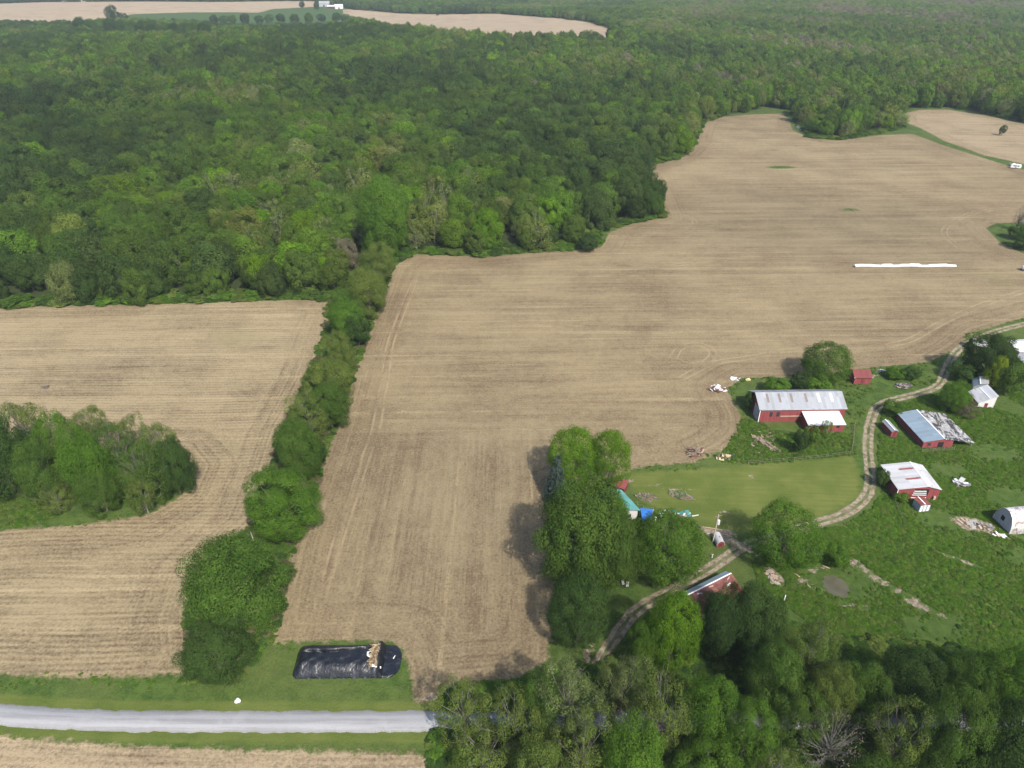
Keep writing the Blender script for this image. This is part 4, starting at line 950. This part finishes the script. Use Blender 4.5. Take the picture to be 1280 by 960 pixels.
part_box(o2, 'wall', MAROON, -1, 0, -.1, w_, 2.6, 2.0); m.slab([(-1.3,-.3,2.05),(w_+.2,-.3,2.05),(w_+.2,2.9,2.5),(-1.3,2.9,2.5)], .1); m.build('roof', plain('faded_red', (.2,.055,.05), .7, 0, .3, 2), o2); part_box(o2, 'door', OLDWOOD, w_*.2, -.05, 0, w_*.2+.8, -.004, 1.8)
BLUE = plain('blue_tarp', (.03,.13,.40), .45, 0, .12, 1.5)
c4 = [Pz(800.5,635,2.5), Pz(816.5,636.5,2.4), Pz(814.5,647.5,2.2), Pz(803,651.5,2.3)]; cen = sum(c4, Vector())/4
o = empty('canopy', cen.x, cen.y, 0, 0, 'bright blue tarp canopy beside the teal-roofed house', 'canopy'); m = MB(); k_ = 8; g = lambda u, v: c4[0].lerp(c4[1], u).lerp(c4[3].lerp(c4[2], u), v) - Vector((cen.x, cen.y, .22*math.sin(math.pi*u)*math.sin(math.pi*v)))
m.v = [g(i/k_, j/k_) for j in range(k_+1) for i in range(k_+1)] + [g(i/k_, j/k_)-Vector((0,0,.02)) for j in range(k_+1) for i in range(k_+1)]; n1 = (k_+1)**2
for j in range(k_):
    for i in range(k_): a = j*(k_+1)+i; m.f += [(a, a+1, a+k_+2, a+k_+1), (n1+a+k_+1, n1+a+k_+2, n1+a+1, n1+a)]; m.m += [0,0]
m.build('tarp_sheet', BLUE, o, True)
for c in c4: m = MB(); m.tube([(c.x-cen.x, c.y-cen.y, -.05), (c.x-cen.x, c.y-cen.y, c.z-.02)], [.05,.05], 6); m.build('leg', TRIM, o)
# ---- far farmstead
for (l_, r_, D_, hw_, rise_, wm, rm, lab, cat) in (
  ((399,8.5),(412,8.5),14,7,5,GREYWALL,GALV,'tall grey barn of the distant farmstead on the hill','barn'),
  ((409,10.5),(419,10.5),12,4,2.5,MAROON,WHITEROOF,'low red barn with white roof at the distant farmstead','barn'),
  ((419,11.5),(429,11.2),14,6,4,WHITEWALL,WHITEROOF,'white barn with bright roof at the distant farmstead, nearest the pale field','barn'),
  ((98,2.2),(104,2.2),10,5,3,WHITEWALL,WHITEROOF,'tiny white house on the far hill at the top left','house'),
  ((72,2.2),(79,2.2),12,6,4,GREYWALL,GALV,'tiny grey farm building left of the tiny white house on the far hill','barn'),
  ((88,40.5),(93.5,41.5),9,6,4,WHITEWALL,PALEWOOD,'pale-roofed house peeking out of the distant woods at the top left','house')):
    o, q = long_gable(name='far_barn' if cat == 'barn' else 'far_house', label=lab, bl=l_, br=r_, eave_y=0, D=D_, rise=rise_, wall=wm, roofs=(rm, rm), over=.5, cat=cat, hw=hw_)
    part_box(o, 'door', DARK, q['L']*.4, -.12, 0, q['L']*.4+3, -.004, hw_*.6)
    o.name = 'barn' if cat == 'barn' else 'house'
for b, la in (((374,2,381,9),'dark tree just left of the distant farmstead'),((392,1,398,9),'dark tree touching the tall grey distant barn'),((132,8,148,27),'round dark tree rising above the far tan field'),((146,17,160,28),'low tree beside the round dark tree at the far tan field'),((545,14,550,19),'tiny tree on the edge of the distant clearing')): T(b, 'rugged', 'deep', la)

# ------------------------------------------------------------------ silage bunker under black plastic
T0, T1 = P(364,847), P(499,847); LX = T1[0]-T0[0]; by_ = P(430,849)[1]; WY = P(430,806)[1] - by_
WY = Pz(430,804,.9).y - by_
o = empty('silage_pile', T0[0], by_, 0, R(.6), 'long silage pile under black plastic with an opened tan face', 'silage pile')
t = NT('black_plastic'); ob = t.obj(); w1 = t.noise(t.map(ob, (0,0,.5), (.9,.5,.7)), 1, 3, .6, 1.2); w2 = t.noise(ob, 1.1, 4, .6, .5)
pc = t.mix(t.ss(t.noise(ob, .7, 4, .7), .45, .75), (.006,.007,.010), (.018,.02,.025))
BLK = t.done(t.bsdf(pc, t.ss(w2, .3, .7, .28, .5), 0, t.bump(t.math('ADD', w1, w2), .5, .25), .5))
NX_, NY_ = 170, 80; m = MB(); sx = .80
def pile_h(u, v):
    ex = min(u/.10, 1); e0 = 1-(1-min(u/.1,1))**2
    vv = min(v, 1-v)/(.34 if v < .5 else .26); e1 = 1-(1-min(vv,1))**2
    hgt = 2.1 if u < sx else 2.1 - 1.75*min(1, (u-sx)/.045)
    if u > sx: e0 = 1-(1-min((1-u)/.05,1))**2
    e1 = (1-abs(2*v-1)**3.4); z = hgt*e0*(e1 if u < sx else min(1, e1*3)**.7)
    if u < sx:
        ph = v - (.62 + .16*(u/sx) + .03*math.sin(u*13)); z -= .95*math.exp(-(ph/.045)**2)*min(u/.15,1)*e1
        z += .28*math.exp(-((v-.66-.06*math.sin(u*17))/.10)**2)*max(0,math.sin(u*31+2))*max(0, 1-u/.5)*e1
    edge = 4*e1*(1-e1); z += .02*edge*e0*(math.sin(u*131+4*math.sin(u*23)) + .8*math.sin(u*57+2*math.sin(v*19)))*(.5+.5*math.sin(u*9+1)) + .07*(1-e0)*math.sin(v*35+3*math.sin(v*12))
    z += .13*min(e0,e1)*(math.sin(u*19+v*7+2*math.sin(v*9))*math.sin(v*13-u*8+1.5*math.sin(u*15)))
    return max(z, .02) + .05*math.sin(u*37+v*9)*math.sin(v*21+u*11)*min(e0,e1)
for j in range(NY_+1):
    for i in range(NX_+1):
        u, v = i/NX_, j/NY_; x = u*LX; yv = v*WY
        cr = .07 if u < .5 else .13; cx_ = min(u, 1-u)/cr; cy_2 = min(v, 1-v)/(.2 if u < .5 else .42)
        if cx_ < 1 and cy_2 < 1:      # rounded corners
            k_ = math.hypot(1-cx_, 1-cy_2)
            if k_ > 1: 
                f_ = 1/k_; sgx = 1 if u < .5 else -1; sgy = 1 if v < .5 else -1
                x = (cr*(1-(1-cx_)*f_) if sgx > 0 else 1-cr*(1-(1-cx_)*f_))*LX; cc = .2 if u < .5 else .42; yv = (cc*(1-(1-cy_2)*f_) if sgy > 0 else 1-cc*(1-(1-cy_2)*f_))*WY
        jag = .18*math.sin(u*90)*math.sin(u*31) if v in (0, 1) else 0
        z = pile_h(u, v); 
        if i in (0, NX_) or j in (0, NY_): z = -.05
        m.v.append((x, yv + jag, z))
for j in range(NY_):
    for i in range(NX_): a = j*(NX_+1)+i; m.f.append((a, a+1, a+NX_+2, a+NX_+1)); m.m.append(0)
m.build('plastic_cover', BLK, o, True)
t = NT('silage'); ob = t.obj(); n_1 = t.noise(ob, 1.2, 5, .75); SIL = t.done(t.bsdf(t.mix(t.ss(n_1, .42, .6), (.10,.062,.035), (.34,.27,.155)), .95, 0, t.bump(n_1, .8, .3)))
m = MB(); r_ = random.Random(4); kx, ky = 10, 26
f0, f1, v0, v1 = sx-.09, sx+.032, .17, .80
for j in range(ky+1):
    for i in range(kx+1):
        u = f0+(f1-f0)*i/kx + (.02*math.sin(j*.9) if i == 0 else 0); v = v0+(v1-v0)*j/ky + (.04 if i < kx/2 else 0)*(1 if j == 0 else 0); u -= .0; 
        z = 2.28 - (0 if u < sx-.012 else 1.75*min(1,(u-sx+.012)/.035)) + r_.uniform(-.08,.1); m.v.append((u*LX, v*WY, max(z, .3)))
for j in range(ky):
    for i in range(kx): a = j*(kx+1)+i; m.f.append((a, a+1, a+kx+2, a+kx+1)); m.m.append(0)
b_ = len(m.v); m.box(f0*LX+.1, v0*WY+.1, .3, sx*LX-.2, v1*WY-.1, 2.1); m.build('silage_face', SIL, o)
def flap(name, pts_, th_=.05):
    m = MB(); m.slab(pts_, th_); return m.build(name, PLASTIC, o)
fx = lambda u, v, z: (u*LX, v*WY, z)
flap('white_flap', [fx(sx-.05,.14,2.2), fx(sx+.028,.17,1.2), fx(sx+.03,.22,1.3), fx(sx-.05,.20,2.32)])
m = MB(); m.tube([fx(sx-.085,.58,2.4), fx(sx-.108,.54,2.45), fx(sx-.105,.45,2.45), fx(sx-.082,.40,2.4)], [.1,.22,.2,.1], 6); m.build('white_flap', PLASTIC, o)
flap('white_flap', [fx(sx-.03,.83,2.2), fx(sx-.015,.82,2.2), fx(sx+.02,.96,.9), fx(sx+.008,.96,.9)])
flap('white_scrap', [fx(.918,.54,.52), fx(.928,.53,.52), fx(.94,.63,.52), fx(.932,.63,.52)], .03)
NOWEED.append((T0[0]+LX*.25, by_+WY/2, 6.5)); NOWEED.append((T0[0]+LX*.7, by_+WY/2, 6.5)); NOWEED.append((T0[0]+LX*.5, by_+WY/2, 6.5)); NOWEED.append((T0[0]+LX*.9, by_+WY/2, 5))

# ------------------------------------------------------------------ white wrapped row in the field
a0, a1 = P(1069,335), P(1196,335); LX2 = a1[0]-a0[0]; m = MB(); pts_, rs_ = [], []; r_ = random.Random(9); K = 120; lv = 1.0
for i in range(K+1):
    if i % 11 == 0: lv = r_.uniform(.72,1.12)
    rr = .80*lv*(1+.05*math.sin(i*2.3)); 
    if i in (0, K): rr *= .8
    pts_.append((i/K*LX2, .25*math.sin(i*.13), rr*.92)); rs_.append(rr)
m.tube(pts_, rs_, 12); o = m.build('silage_bag', PLASTIC, None, True); o.location = (a0[0], a0[1]+1.0, 0)
tag(o, 'long lumpy white silage bag lying across the upper right of the big field', 'silage bag')

# ------------------------------------------------------------------ heaps and small things
def heap(name, label, cat, pxl, rx, ry, h, n_, mats, lens=(.6,2.0), seed=1, rz=0.0, flat=.5):
    x, y = P(*pxl); o = empty(name, x, y, gz(x, y), rz, label, cat); r_ = random.Random(seed)
    for mi_, (nm, mt, share) in enumerate(mats):
        m = MB()
        for k in range(max(1, int(n_*share))):
            a = r_.uniform(0, 6.28); q = r_.random()**.6; px_, py_ = rx*q*math.cos(a), ry*q*math.sin(a); L_ = r_.uniform(*lens)/2; th_ = r_.uniform(0, 3.14) if r_.random() < flat else r_.gauss(0, .35); tl = r_.gauss(0, .3)
            ux = Vector((math.cos(th_)*math.cos(tl), math.sin(th_)*math.cos(tl), math.sin(tl))); uy = Vector((-math.sin(th_), math.cos(th_), 0)); uz = ux.cross(uy)
            wd = r_.uniform(.06,.3) if 'board' in nm or 'limb' in nm or 'beam' in nm else r_.uniform(.25,.6)
            m.obox((px_, py_, max(.1, h*(1-q*.8)*r_.uniform(.4,1)) ), ux*L_, uy*wd, uz*.045)
        m.build(nm, mt, o)
    m = MB(); nv = 14; rr_ = [r_.uniform(.8,1.05) for _ in range(nv)]
    m.add([(0,0,h*.8)] + [(rx*.55*rr_[i]*math.cos(6.283*i/nv), ry*.55*rr_[i]*math.sin(6.283*i/nv), h*.5*rr_[i]) for i in range(nv)] + [(rx*rr_[i]*math.cos(6.283*i/nv), ry*rr_[i]*math.sin(6.283*i/nv), -.05) for i in range(nv)],
          [(0,1+i,1+(i+1)%nv) for i in range(nv)] + [(1+i,1+nv+i,1+nv+(i+1)%nv,1+(i+1)%nv) for i in range(nv)]); m.build('earth_mound', OLDEARTH, o, True)
    return o
OLDEARTH = plain('heap_earth', (.095,.073,.05), .95, 0, .35, 2)
heap('lumber_heap', 'heap of brown and pinkish old boards at the edge of the field', 'heap', (869,566), 2.4, 1.8, 1.2, 44, [('boards', RUSTM, .45), ('boards', OLDWOOD, .35), ('beam', PALEWOOD, .14)], (1.4,3.4), 3, .5, .3)
heap('scrap_heap', 'scrap heap with cream sheets right of the lumber heap', 'heap', (906,572), 2.2, 1.4, .8, 26, [('boards', OLDWOOD, .5), ('sheets', YELL, .3), ('metal', STEEL, .2)], (.7,1.9), 4)
heap('trash_heap', 'heap of white plastic sheets and dark scrap left of the long barn', 'heap', (896,487), 2.9, 1.6, 1.1, 34, [('sheets', PLASTIC, .45), ('metal', RUSTM, .3), ('boards', OLDWOOD, .25)], (.8,2.2), 5)
heap('plastic_scraps', 'crumpled white plastic lying on the stubble behind the trash heap', 'scraps', (919,473.5), 1.5, .8, .4, 9, [('sheets', PLASTIC, 1)], (.8,1.8), 6)
heap('plastic_scraps', 'small cream plastic scrap on the stubble left of the barn tree', 'scraps', (935,475), .8, .5, .4, 5, [('sheets', YELL, 1)], (.6,1.2), 7)
heap('scrap_heap', 'heap of dark machinery scrap with a white board beside the track', 'heap', (1130,483), 2.6, 1.6, 1.2, 30, [('metal', STEEL, .45), ('sheets', plain('pink_sheet', (.27,.2,.2), .6), .2), ('boards', PALEWOOD, .2), ('sheets', GALV, .15)], (.8,2.2), 8)
heap('junk_row', 'row of junk with teal and white pieces behind the round tree by the canopy', 'heap', (845,643), 5.0, .9, .7, 26, [('sheets', TEALP, .3), ('boards', PLASTIC, .4), ('boards', OLDWOOD, .3)], (.6,2.4), 9, -.05, .2)
heap('brush_heap', 'brown heap of flower-bed rubble right of the teal roof', 'heap', (808,622), 2.8, 1.6, .8, 40, [('limbs', OLDWOOD, .7), ('limbs', plain('green_scrap', (.07,.10,.03), .9), .3)], (.6,1.8), 10)
heap('brush_heap', 'weedy brush heap alone on the mown lawn', 'heap', (851,620), 3.2, 1.5, .6, 50, [('limbs', OLDWOOD, .5), ('limbs', plain('weed_scrap', (.07,.11,.035), .9), .5)], (.6,2.0), 11, -.4)
heap('brush_heap', 'long pale heap of dead brush below the left gable of the long barn', 'heap', (957,555), 4.6, 1.2, .9, 90, [('limbs', plain('dead_brush', (.20,.15,.105), .95, 0, .3), .7), ('limbs', OLDWOOD, .3)], (.8,2.6), 12, -.95, .25)
heap('collapsed_roof', 'collapsed white roof sheets in the nettles right of the striped barn', 'wreck', (1201,606), 1.9, 1.7, .9, 16, [('sheets', STREAKW, .6), ('boards', OLDWOOD, .25), ('sheets', PLASTIC, .15)], (1.6,3.2), 13, .3)
heap('rubble_heap', 'pale rubble strewn on the bare patch near the arched shed', 'rubble_heap', (1222,657), 4.0, 1.6, .25, 26, [('sheets', CONC, .5), ('boards', PALEWOOD, .5)], (.5,1.8), 14, -.3)
heap('rubble_heap', 'white rubble right of the bare patch, below the arched shed', 'rubble_heap', (1246,668), 2.0, .7, .25, 12, [('sheets', PLASTIC, .5), ('boards', PALEWOOD, .5)], (.5,1.8), 15, -.4)
heap('rubble_heap', 'pale boards and stones below the round tree on the track bend', 'rubble_heap', (1022,693), 2.6, .9, .3, 20, [('boards', PALEWOOD, .6), ('boards', CONC, .4)], (.5,1.6), 16, .4)
heap('rubble_heap', 'pale rock spill at the left pasture edge above the grove', 'rubble_heap', (966,723), 1.0, 3.0, .5, 24, [('sheets', PALEWOOD, .5), ('boards', CONC, .5)], (.5,1.4), 17, .1)
heap('limb_debris', 'dark clump of crop debris lying in the left stubble field', 'debris', (58,484), 1.2, .8, .6, 10, [('limbs', STEEL, 1)], (.8,1.8), 18)
heap('rubble_heap', 'grey scrap beside the maroon shed on the field edge', 'rubble_heap', (1100,464), 1.8, .8, .5, 12, [('sheets', GALV, .5), ('boards', STEEL, .5)], (.8,1.8), 19)
# single logs, posts, stones
def log(name, label, a, b, r_, mat, cat, za=.2, zb=.2):
    A = Vector((*P(*a), za)); B = Vector((*P(*b), zb)); m = MB(); m.tube([(0,0,za), (B.x-A.x)*.5 * Vector((1,0,0)) + Vector((0,(B.y-A.y)*.5,(za+zb)/2+.05)), (B.x-A.x, B.y-A.y, zb)], [r_, r_*.85, r_*.6], 8)
    o = m.build(name, mat, None, True); o.location = (A.x, A.y, 0); return tag(o, label, cat)
log('fallen_log', 'pale fallen log sticking out of the hedgerow onto the big field', (441,431), (457,426.5), .22, PALEBARK, 'log')
log('dead_sapling', 'pale leaning dead stem between the hedgerow trees', (319,681), (315,672), .14, PALEBARK, 'dead tree', 0, 1.8)
log('timber_pole', 'upper pale pole lying across the drive yard beside the utility pole', (871,658.5), (902,663), .15, PALEWOOD, 'pole')
log('timber_pole', 'lower pale pole lying on the grass left of the tiny red shed', (877,666.5), (893,669), .13, PALEWOOD, 'pole')
log('timber_pole', 'pale plank lying on the dirt right of the tiny red shed', (903,668.5), (915,672), .13, PALEWOOD, 'pole')
log('fence_post', 'white wooden post standing in the pasture above the grove', (979.5,752), (980,751.5), .13, TRIM, 'post', -.1, 1.9)
log('plank', 'pale plank in the pasture left of the puddle', (992,717), (1000,722), .14, PALEWOOD, 'plank', .15, .15)
log('plank', 'small pale plank nearest the puddle, below the first one', (1008,731), (1013,735), .14, PALEWOOD, 'plank', .15, .15)
log('plank', 'pale plank above the puddle, right of the rubble', (1027,707.5), (1037,711), .15, PALEWOOD, 'plank', .15, .15)
m = MB(); r_ = random.Random(2)
import bmesh
bm = bmesh.new(); bmesh.ops.create_icosphere(bm, subdivisions=3, radius=.55)
for v in bm.verts: v.co *= 1 + .14*math.sin(5*v.co.x+2*v.co.y*3)+.05*math.sin(13*v.co.z); v.co.z *= .75
me = bpy.data.meshes.new('boulder'); bm.to_mesh(me); bm.free(); me.materials.append(PLASTIC); me.shade_smooth(); o = link(bpy.data.objects.new('boulder', me)); o.location = (*P(297.5,877), .3); tag(o, 'white painted boulder on the verge above the road', 'boulder')
# utility pole
x, y = P(891,677.5); zt = zat(x, y, 643.5); o = empty('utility_pole', x, y, 0, .25, 'wooden utility pole with a pale transformer beside the tiny red shed', 'utility pole')
m = MB(); m.tube([(0,0,-.1),(.1,0,zt)], [.17,.11], 8); m.build('pole', plain('pole_wood', (.42,.37,.31), .9), o)
m = MB(); m.tube([(.42,-.05,zt*.66),(.42,-.05,zt*.66+1.15)], [.34,.34], 12); m.build('transformer', PLASTIC, o)
part_box(o, 'bracket', STEEL, .1, -.12, zt*.66+.4, .3, .02, zt*.66+.55)
m = MB(); m.box(-.75,-.06,zt-.5,.95,.06,zt-.37); m.build('crossarm', OLDWOOD, o)
# two lawn chairs by the lower drive
def chair(pxl, rz, label):
    x, y = P(*pxl); o = empty('lawn_chair', x, y, 0, rz, label, 'chair', 'lawn chairs under the big tree')
    part_box(o, 'seat', TRIM, -.3, -.3, .38, .3, .3, .44); m = MB(); m.obox((0,.36,.75), (.3,0,0), (0,.03,0), (0,.1,.36)); m.build('backrest', TRIM, o)
    for sx_ in (-.27,.27):
        for sy in (-.27,.27): part_box(o, 'leg', STEEL, sx_-.03, sy-.03, 0, sx_+.03, sy+.03, .378)
chair((779,731), .3, 'pale lawn chair on the grass below the big tree, left of its twin'); chair((784,733.5), -.2, 'pale lawn chair on the grass below the big tree, right of its twin')
# white box by the canopy and a white figure stone by the drive
x, y = P(818,650); o = empty('water_tank', x, y, 0, 0, 'small white tank at the corner of the blue canopy', 'tank'); m = MB(); m.tube([(0,0,0),(0,0,.9),(0,0,1.05)], [.45,.45,.2], 12); m.build('tank_body', PLASTIC, o); m = MB(); m.tube([(0,0,1.05),(0,0,1.15)], [.15,.15], 8); m.build('lid', STEEL, o)
x, y = P(890,697); o = empty('yard_pump', x, y, 0, 0, 'small white hydrant standing on the grass beside the drive', 'hydrant'); m = MB(); m.tube([(0,0,0),(0,0,.9),(.2,0,1.05)], [.12,.09,.06], 8); m.build('standpipe', PLASTIC, o); m = MB(); m.tube([(0,0,.95),(-.3,0,1.15)], [.03,.03], 6); m.build('handle', PLASTIC, o)
# old fences
def fence(name, label, pxs, h=1.2, step=2.6, rails=(.45,.95), mat=OLDWOOD):
    pl = np.array([P(*q_) for q_ in pxs]); d_ = np.concatenate([[0], np.cumsum(np.hypot(*np.diff(pl, axis=0).T))]); n_ = max(2, int(d_[-1]/step)+1); u = np.linspace(0, d_[-1], n_)
    pp = np.stack([np.interp(u, d_, pl[:,0]), np.interp(u, d_, pl[:,1])], -1); o = empty(name, *pp[0], 0, 0, label, 'fence')
    for k in range(n_): m = MB(); x_, y_ = pp[k]-pp[0]; m.tube([(x_,y_,-.1),(x_+random.gauss(0,.05),y_,h*random.uniform(.9,1.1))], [.085,.07], 6); m.build('post', mat, o)
    for rz_ in rails:
        m = MB()
        for k in range(n_-1):
            a = Vector((*(pp[k]-pp[0]), h*rz_)); b = Vector((*(pp[k+1]-pp[0]), h*rz_)); m.tube([a, b], [.03,.03], 4)
        m.build('rail', mat, o)
fence('wooden_fence', 'old board fence below the torn-roof barn', [(1152,566),(1166,565),(1192,563)], 1.3, 2.4, (.3,.6,.9))
fence('wooden_fence', 'old dark fence running down from the left corner of the striped barn', [(1118,628),(1124,641),(1131,656)], 1.1, 2.2, (.5,.9), plain('dark_wood', (.12,.10,.085), .9))
fence('wire_fence', 'thin fence between the mown lawn and the weedy pen', [(935,580),(975,577),(1020,573),(1062,568)], 1.1, 3.2, (.4,.9))
fence('wire_fence', 'thin fence on the right side of the weedy pen by the track', [(1064,566),(1067,548),(1068,530)], 1.1, 3.2, (.4,.9))
# white camper and trailer on the grass strip at the far right
x, y = P(1269,210.5); z = gz(x, y); o = empty('camper', x, y, z, R(-24), 'white camper parked on the grass strip between the far fields', 'camper')
m = MB(); m.prism([(-2.9,.55),(2.6,.55),(2.9,1.2),(2.7,2.6),(-2.6,2.6),(-2.9,2.2)], 'y', -1.1, 1.1); m.build('body', PLASTIC, o)
for xx in (-1.6, .6): part_box(o, 'window', GLASS, xx, -1.14, 1.5, xx+1.0, -1.103, 2.1)
part_box(o, 'door', GALV, -.5, -1.14, .6, .25, -1.103, 2.3)
for xx in (-.6, .5):
    for yy_ in (-1.0, .8): m = MB(); m.tube([(xx,yy_,.36),(xx,yy_+.22,.36)], [.36,.36], 12); m.build('wheel', STEEL, o)
m = MB(); m.tube([(2.6,0,.5),(4.0,0,.45)], [.07,.05], 6); m.build('drawbar', STEEL, o)
x, y = P(1266.5,207.5); o = empty('farm_trailer', x, y, gz(x, y), R(-20), 'grey farm trailer behind the white camper on the grass strip', 'trailer')
part_box(o, 'bed', GALV, -2.4, -1, .75, 2.0, 1, .95)
for sx_ in (-2.4, 1.9): part_box(o, 'end_board', GREYWALL, sx_, -1, .953, sx_+.1, 1, 1.9)
part_box(o, 'crate', PLASTIC, -.4, -.6, .953, .8, .6, 1.8)
for xx in (-1.5, 1.0):
    for yy_ in (-1.25, 1.03): m = MB(); m.tube([(xx,yy_,.4),(xx,yy_+.22,.4)], [.4,.4], 12); m.build('wheel', STEEL, o)
x, y = P(1282,338); o = empty('fertiliser_tank', x, y, 0, .2, 'white tank trailer at the right picture edge beside the grassy island', 'trailer')
m = MB(); m.tube([(-2.2,0,1.5),(-1.9,0,1.5),(1.9,0,1.5),(2.2,0,1.5)], [.5,.95,.95,.5], 14); m.build('tank', PLASTIC, o); part_box(o, 'frame', STEEL, -2.2, -.6, .45, 2.6, .6, .548)
for xx in (-1.1, 1.0):
    for yy_ in (-1.0, .8): m = MB(); m.tube([(xx,yy_,.42),(xx,yy_+.25,.42)], [.42,.42], 12); m.build('wheel', STEEL, o)

for k, x_ in enumerate(range(92, 252, 13)):
    T((x_, 24+k*.5+random.uniform(-2,2), x_+17, 44+k*.6), 'rugged', ('deep','dark','mid')[k%3], ('deep green','dark green','mid green')[k%3] + ' tree in the distant row below the tan hill field', group='distant row of trees below the tan hill field')

for k, x_ in enumerate((262,274,285,300,318,331,345,362,380,396,415,426)):
    T((x_, 19.5+random.uniform(-1.5,1.5)-k*.25, x_+11, 29-k*.25), 'rugged', ('deep','dark','mid')[k%3], ('deep green','dark green','mid green')[k%3] + ' tree in the hedge line across the distant green field', group='hedge line across the distant green field')

# ------------------------------------------------------------------ scatter the weeds
ok = np.ones(len(wp), bool)
for (cx, cy, rr) in NOWEED: ok &= np.hypot(wp[:,0]-cx, wp[:,1]-cy) > rr
ok &= abs(linedist(wp[:,0], wp[:,1], roadc)) > 3.0
wp, ws, wt = wp[ok], ws[ok], wt[ok]
gn_scatter('weeds', wp, ws, rng.uniform(0,6.28,len(wp)), rng.integers(0,3,len(wp)), wt, WEED, 'rough weeds and tall grass along field edges and in the pasture', 'weeds')

# ------------------------------------------------------------------ light, air, camera
SUN_EL, SUN_AZ = R(47), math.atan2(.45, -.89)          # azimuth from +Y towards +X
wd_ = bpy.data.worlds.new('World'); sc.world = wd_; wd_.use_nodes = True
nt = wd_.node_tree; nt.nodes.clear(); sky = nt.nodes.new('ShaderNodeTexSky'); sky.sky_type = 'NISHITA'; sky.sun_disc = False
sky.sun_elevation = SUN_EL; sky.sun_rotation = SUN_AZ; sky.dust_density = 2.0
bg = nt.nodes.new('ShaderNodeBackground'); bg.inputs[1].default_value = .15; ow = nt.nodes.new('ShaderNodeOutputWorld')
nt.links.new(sky.outputs[0], bg.inputs[0]); nt.links.new(bg.outputs[0], ow.inputs[0])
sl = bpy.data.lights.new('sun', 'SUN'); sl.energy = 4.2; sl.angle = R(1.0); sl.color = (1, .95, .87)
so = link(bpy.data.objects.new('sun', sl))
sd = Vector((math.sin(SUN_AZ)*math.cos(SUN_EL), math.cos(SUN_AZ)*math.cos(SUN_EL), math.sin(SUN_EL)))
so.rotation_euler = sd.to_track_quat('Z', 'Y').to_euler(); so.location = (60, -40, 160)
HAZE = True
if HAZE:
    m = MB(); m.box(-4800, -440, -16, 4800, 5300, 128)
    hm = bpy.data.materials.new('haze'); hm.use_nodes = True; hn = hm.node_tree; hn.nodes.clear()
    pv = hn.nodes.new('ShaderNodeVolumePrincipled'); pv.inputs['Color'].default_value = (.74,.85,.98,1); pv.inputs['Density'].default_value = .000068
    pv.inputs['Anisotropy'].default_value = .0
    oo = hn.nodes.new('ShaderNodeOutputMaterial'); hn.links.new(pv.outputs[0], oo.inputs['Volume'])
    tag(m.build('haze', hm), 'thin bluish haze over the distant woods', 'haze', None, 'stuff')
cam = bpy.data.cameras.new('camera'); cam.sensor_width = 36; cam.lens = F/1280*36; cam.clip_end = 12000; cam.clip_start = .5
# thin clouds far above, behind the camera towards the sun: they shade parts of the land
import bmesh
def cloud(px, rx, ry, tau, label, zc=950, tz=45):
    x, y = P(*px); k = zc/sd.z; bm = bmesh.new(); bmesh.ops.create_icosphere(bm, subdivisions=4, radius=1)
    ph = random.uniform(0, 6)
    for v in bm.verts:
        a = 1 + .16*math.sin(3*v.co.x+ph)*math.cos(2*v.co.y+ph) + .1*math.sin(5*v.co.y-2*v.co.x+2*ph); v.co.x *= rx*a; v.co.y *= ry*a; v.co.z *= tz*a
    me = bpy.data.meshes.new('cloud'); bm.to_mesh(me); bm.free()
    cm = bpy.data.materials.new('cloud_vapour'); cm.use_nodes = True; n_ = cm.node_tree; n_.nodes.clear(); v_ = n_.nodes.new('ShaderNodeVolumePrincipled')
    v_.inputs['Density'].default_value = tau*sd.z/(2*tz); v_.inputs['Color'].default_value = (.95,.95,.95,1); o_ = n_.nodes.new('ShaderNodeOutputMaterial'); n_.links.new(v_.outputs[0], o_.inputs['Volume'])
    me.materials.append(cm); o = link(bpy.data.objects.new('cloud', me)); o.location = (x + sd.x*k, y + sd.y*k, zc); return tag(o, label, 'cloud', None, 'structure')
cloud((1120,900), 75, 36, .4, 'thin cloud shading the grove and lower pasture')
cloud((230,150), 210, 120, .35, 'thin cloud shading the left part of the woods')
cloud((760,120), 230, 130, .3, 'thin cloud shading the middle of the woods')
cloud((1000,275), 95, 50, .35, 'thin cloud shading the upper part of the big field')
cloud((560,640), 60, 40, .22, 'thin cloud shading the lower part of the big field')
cloud((1150,40), 420, 200, .3, 'thin cloud shading the far woods')
co = link(bpy.data.objects.new('camera', cam)); co.location = (0, 0, CH); co.rotation_euler = (R(90) - PIT, 0, 0); sc.camera = co
sc.view_settings.view_transform = 'Standard'; sc.view_settings.look = 'None'; sc.view_settings.gamma = 1; sc.view_settings.use_curve_mapping = False
sc.view_settings.exposure = 0.72
cy_ = sc.cycles; cy_.max_bounces = 5; cy_.diffuse_bounces = 2; cy_.glossy_bounces = 2; cy_.transmission_bounces = 3; cy_.transparent_max_bounces = 8; cy_.volume_bounces = 0
cy_.use_denoising = True; cy_.sample_clamp_indirect = 2.0; cy_.sample_clamp_direct = 12.0
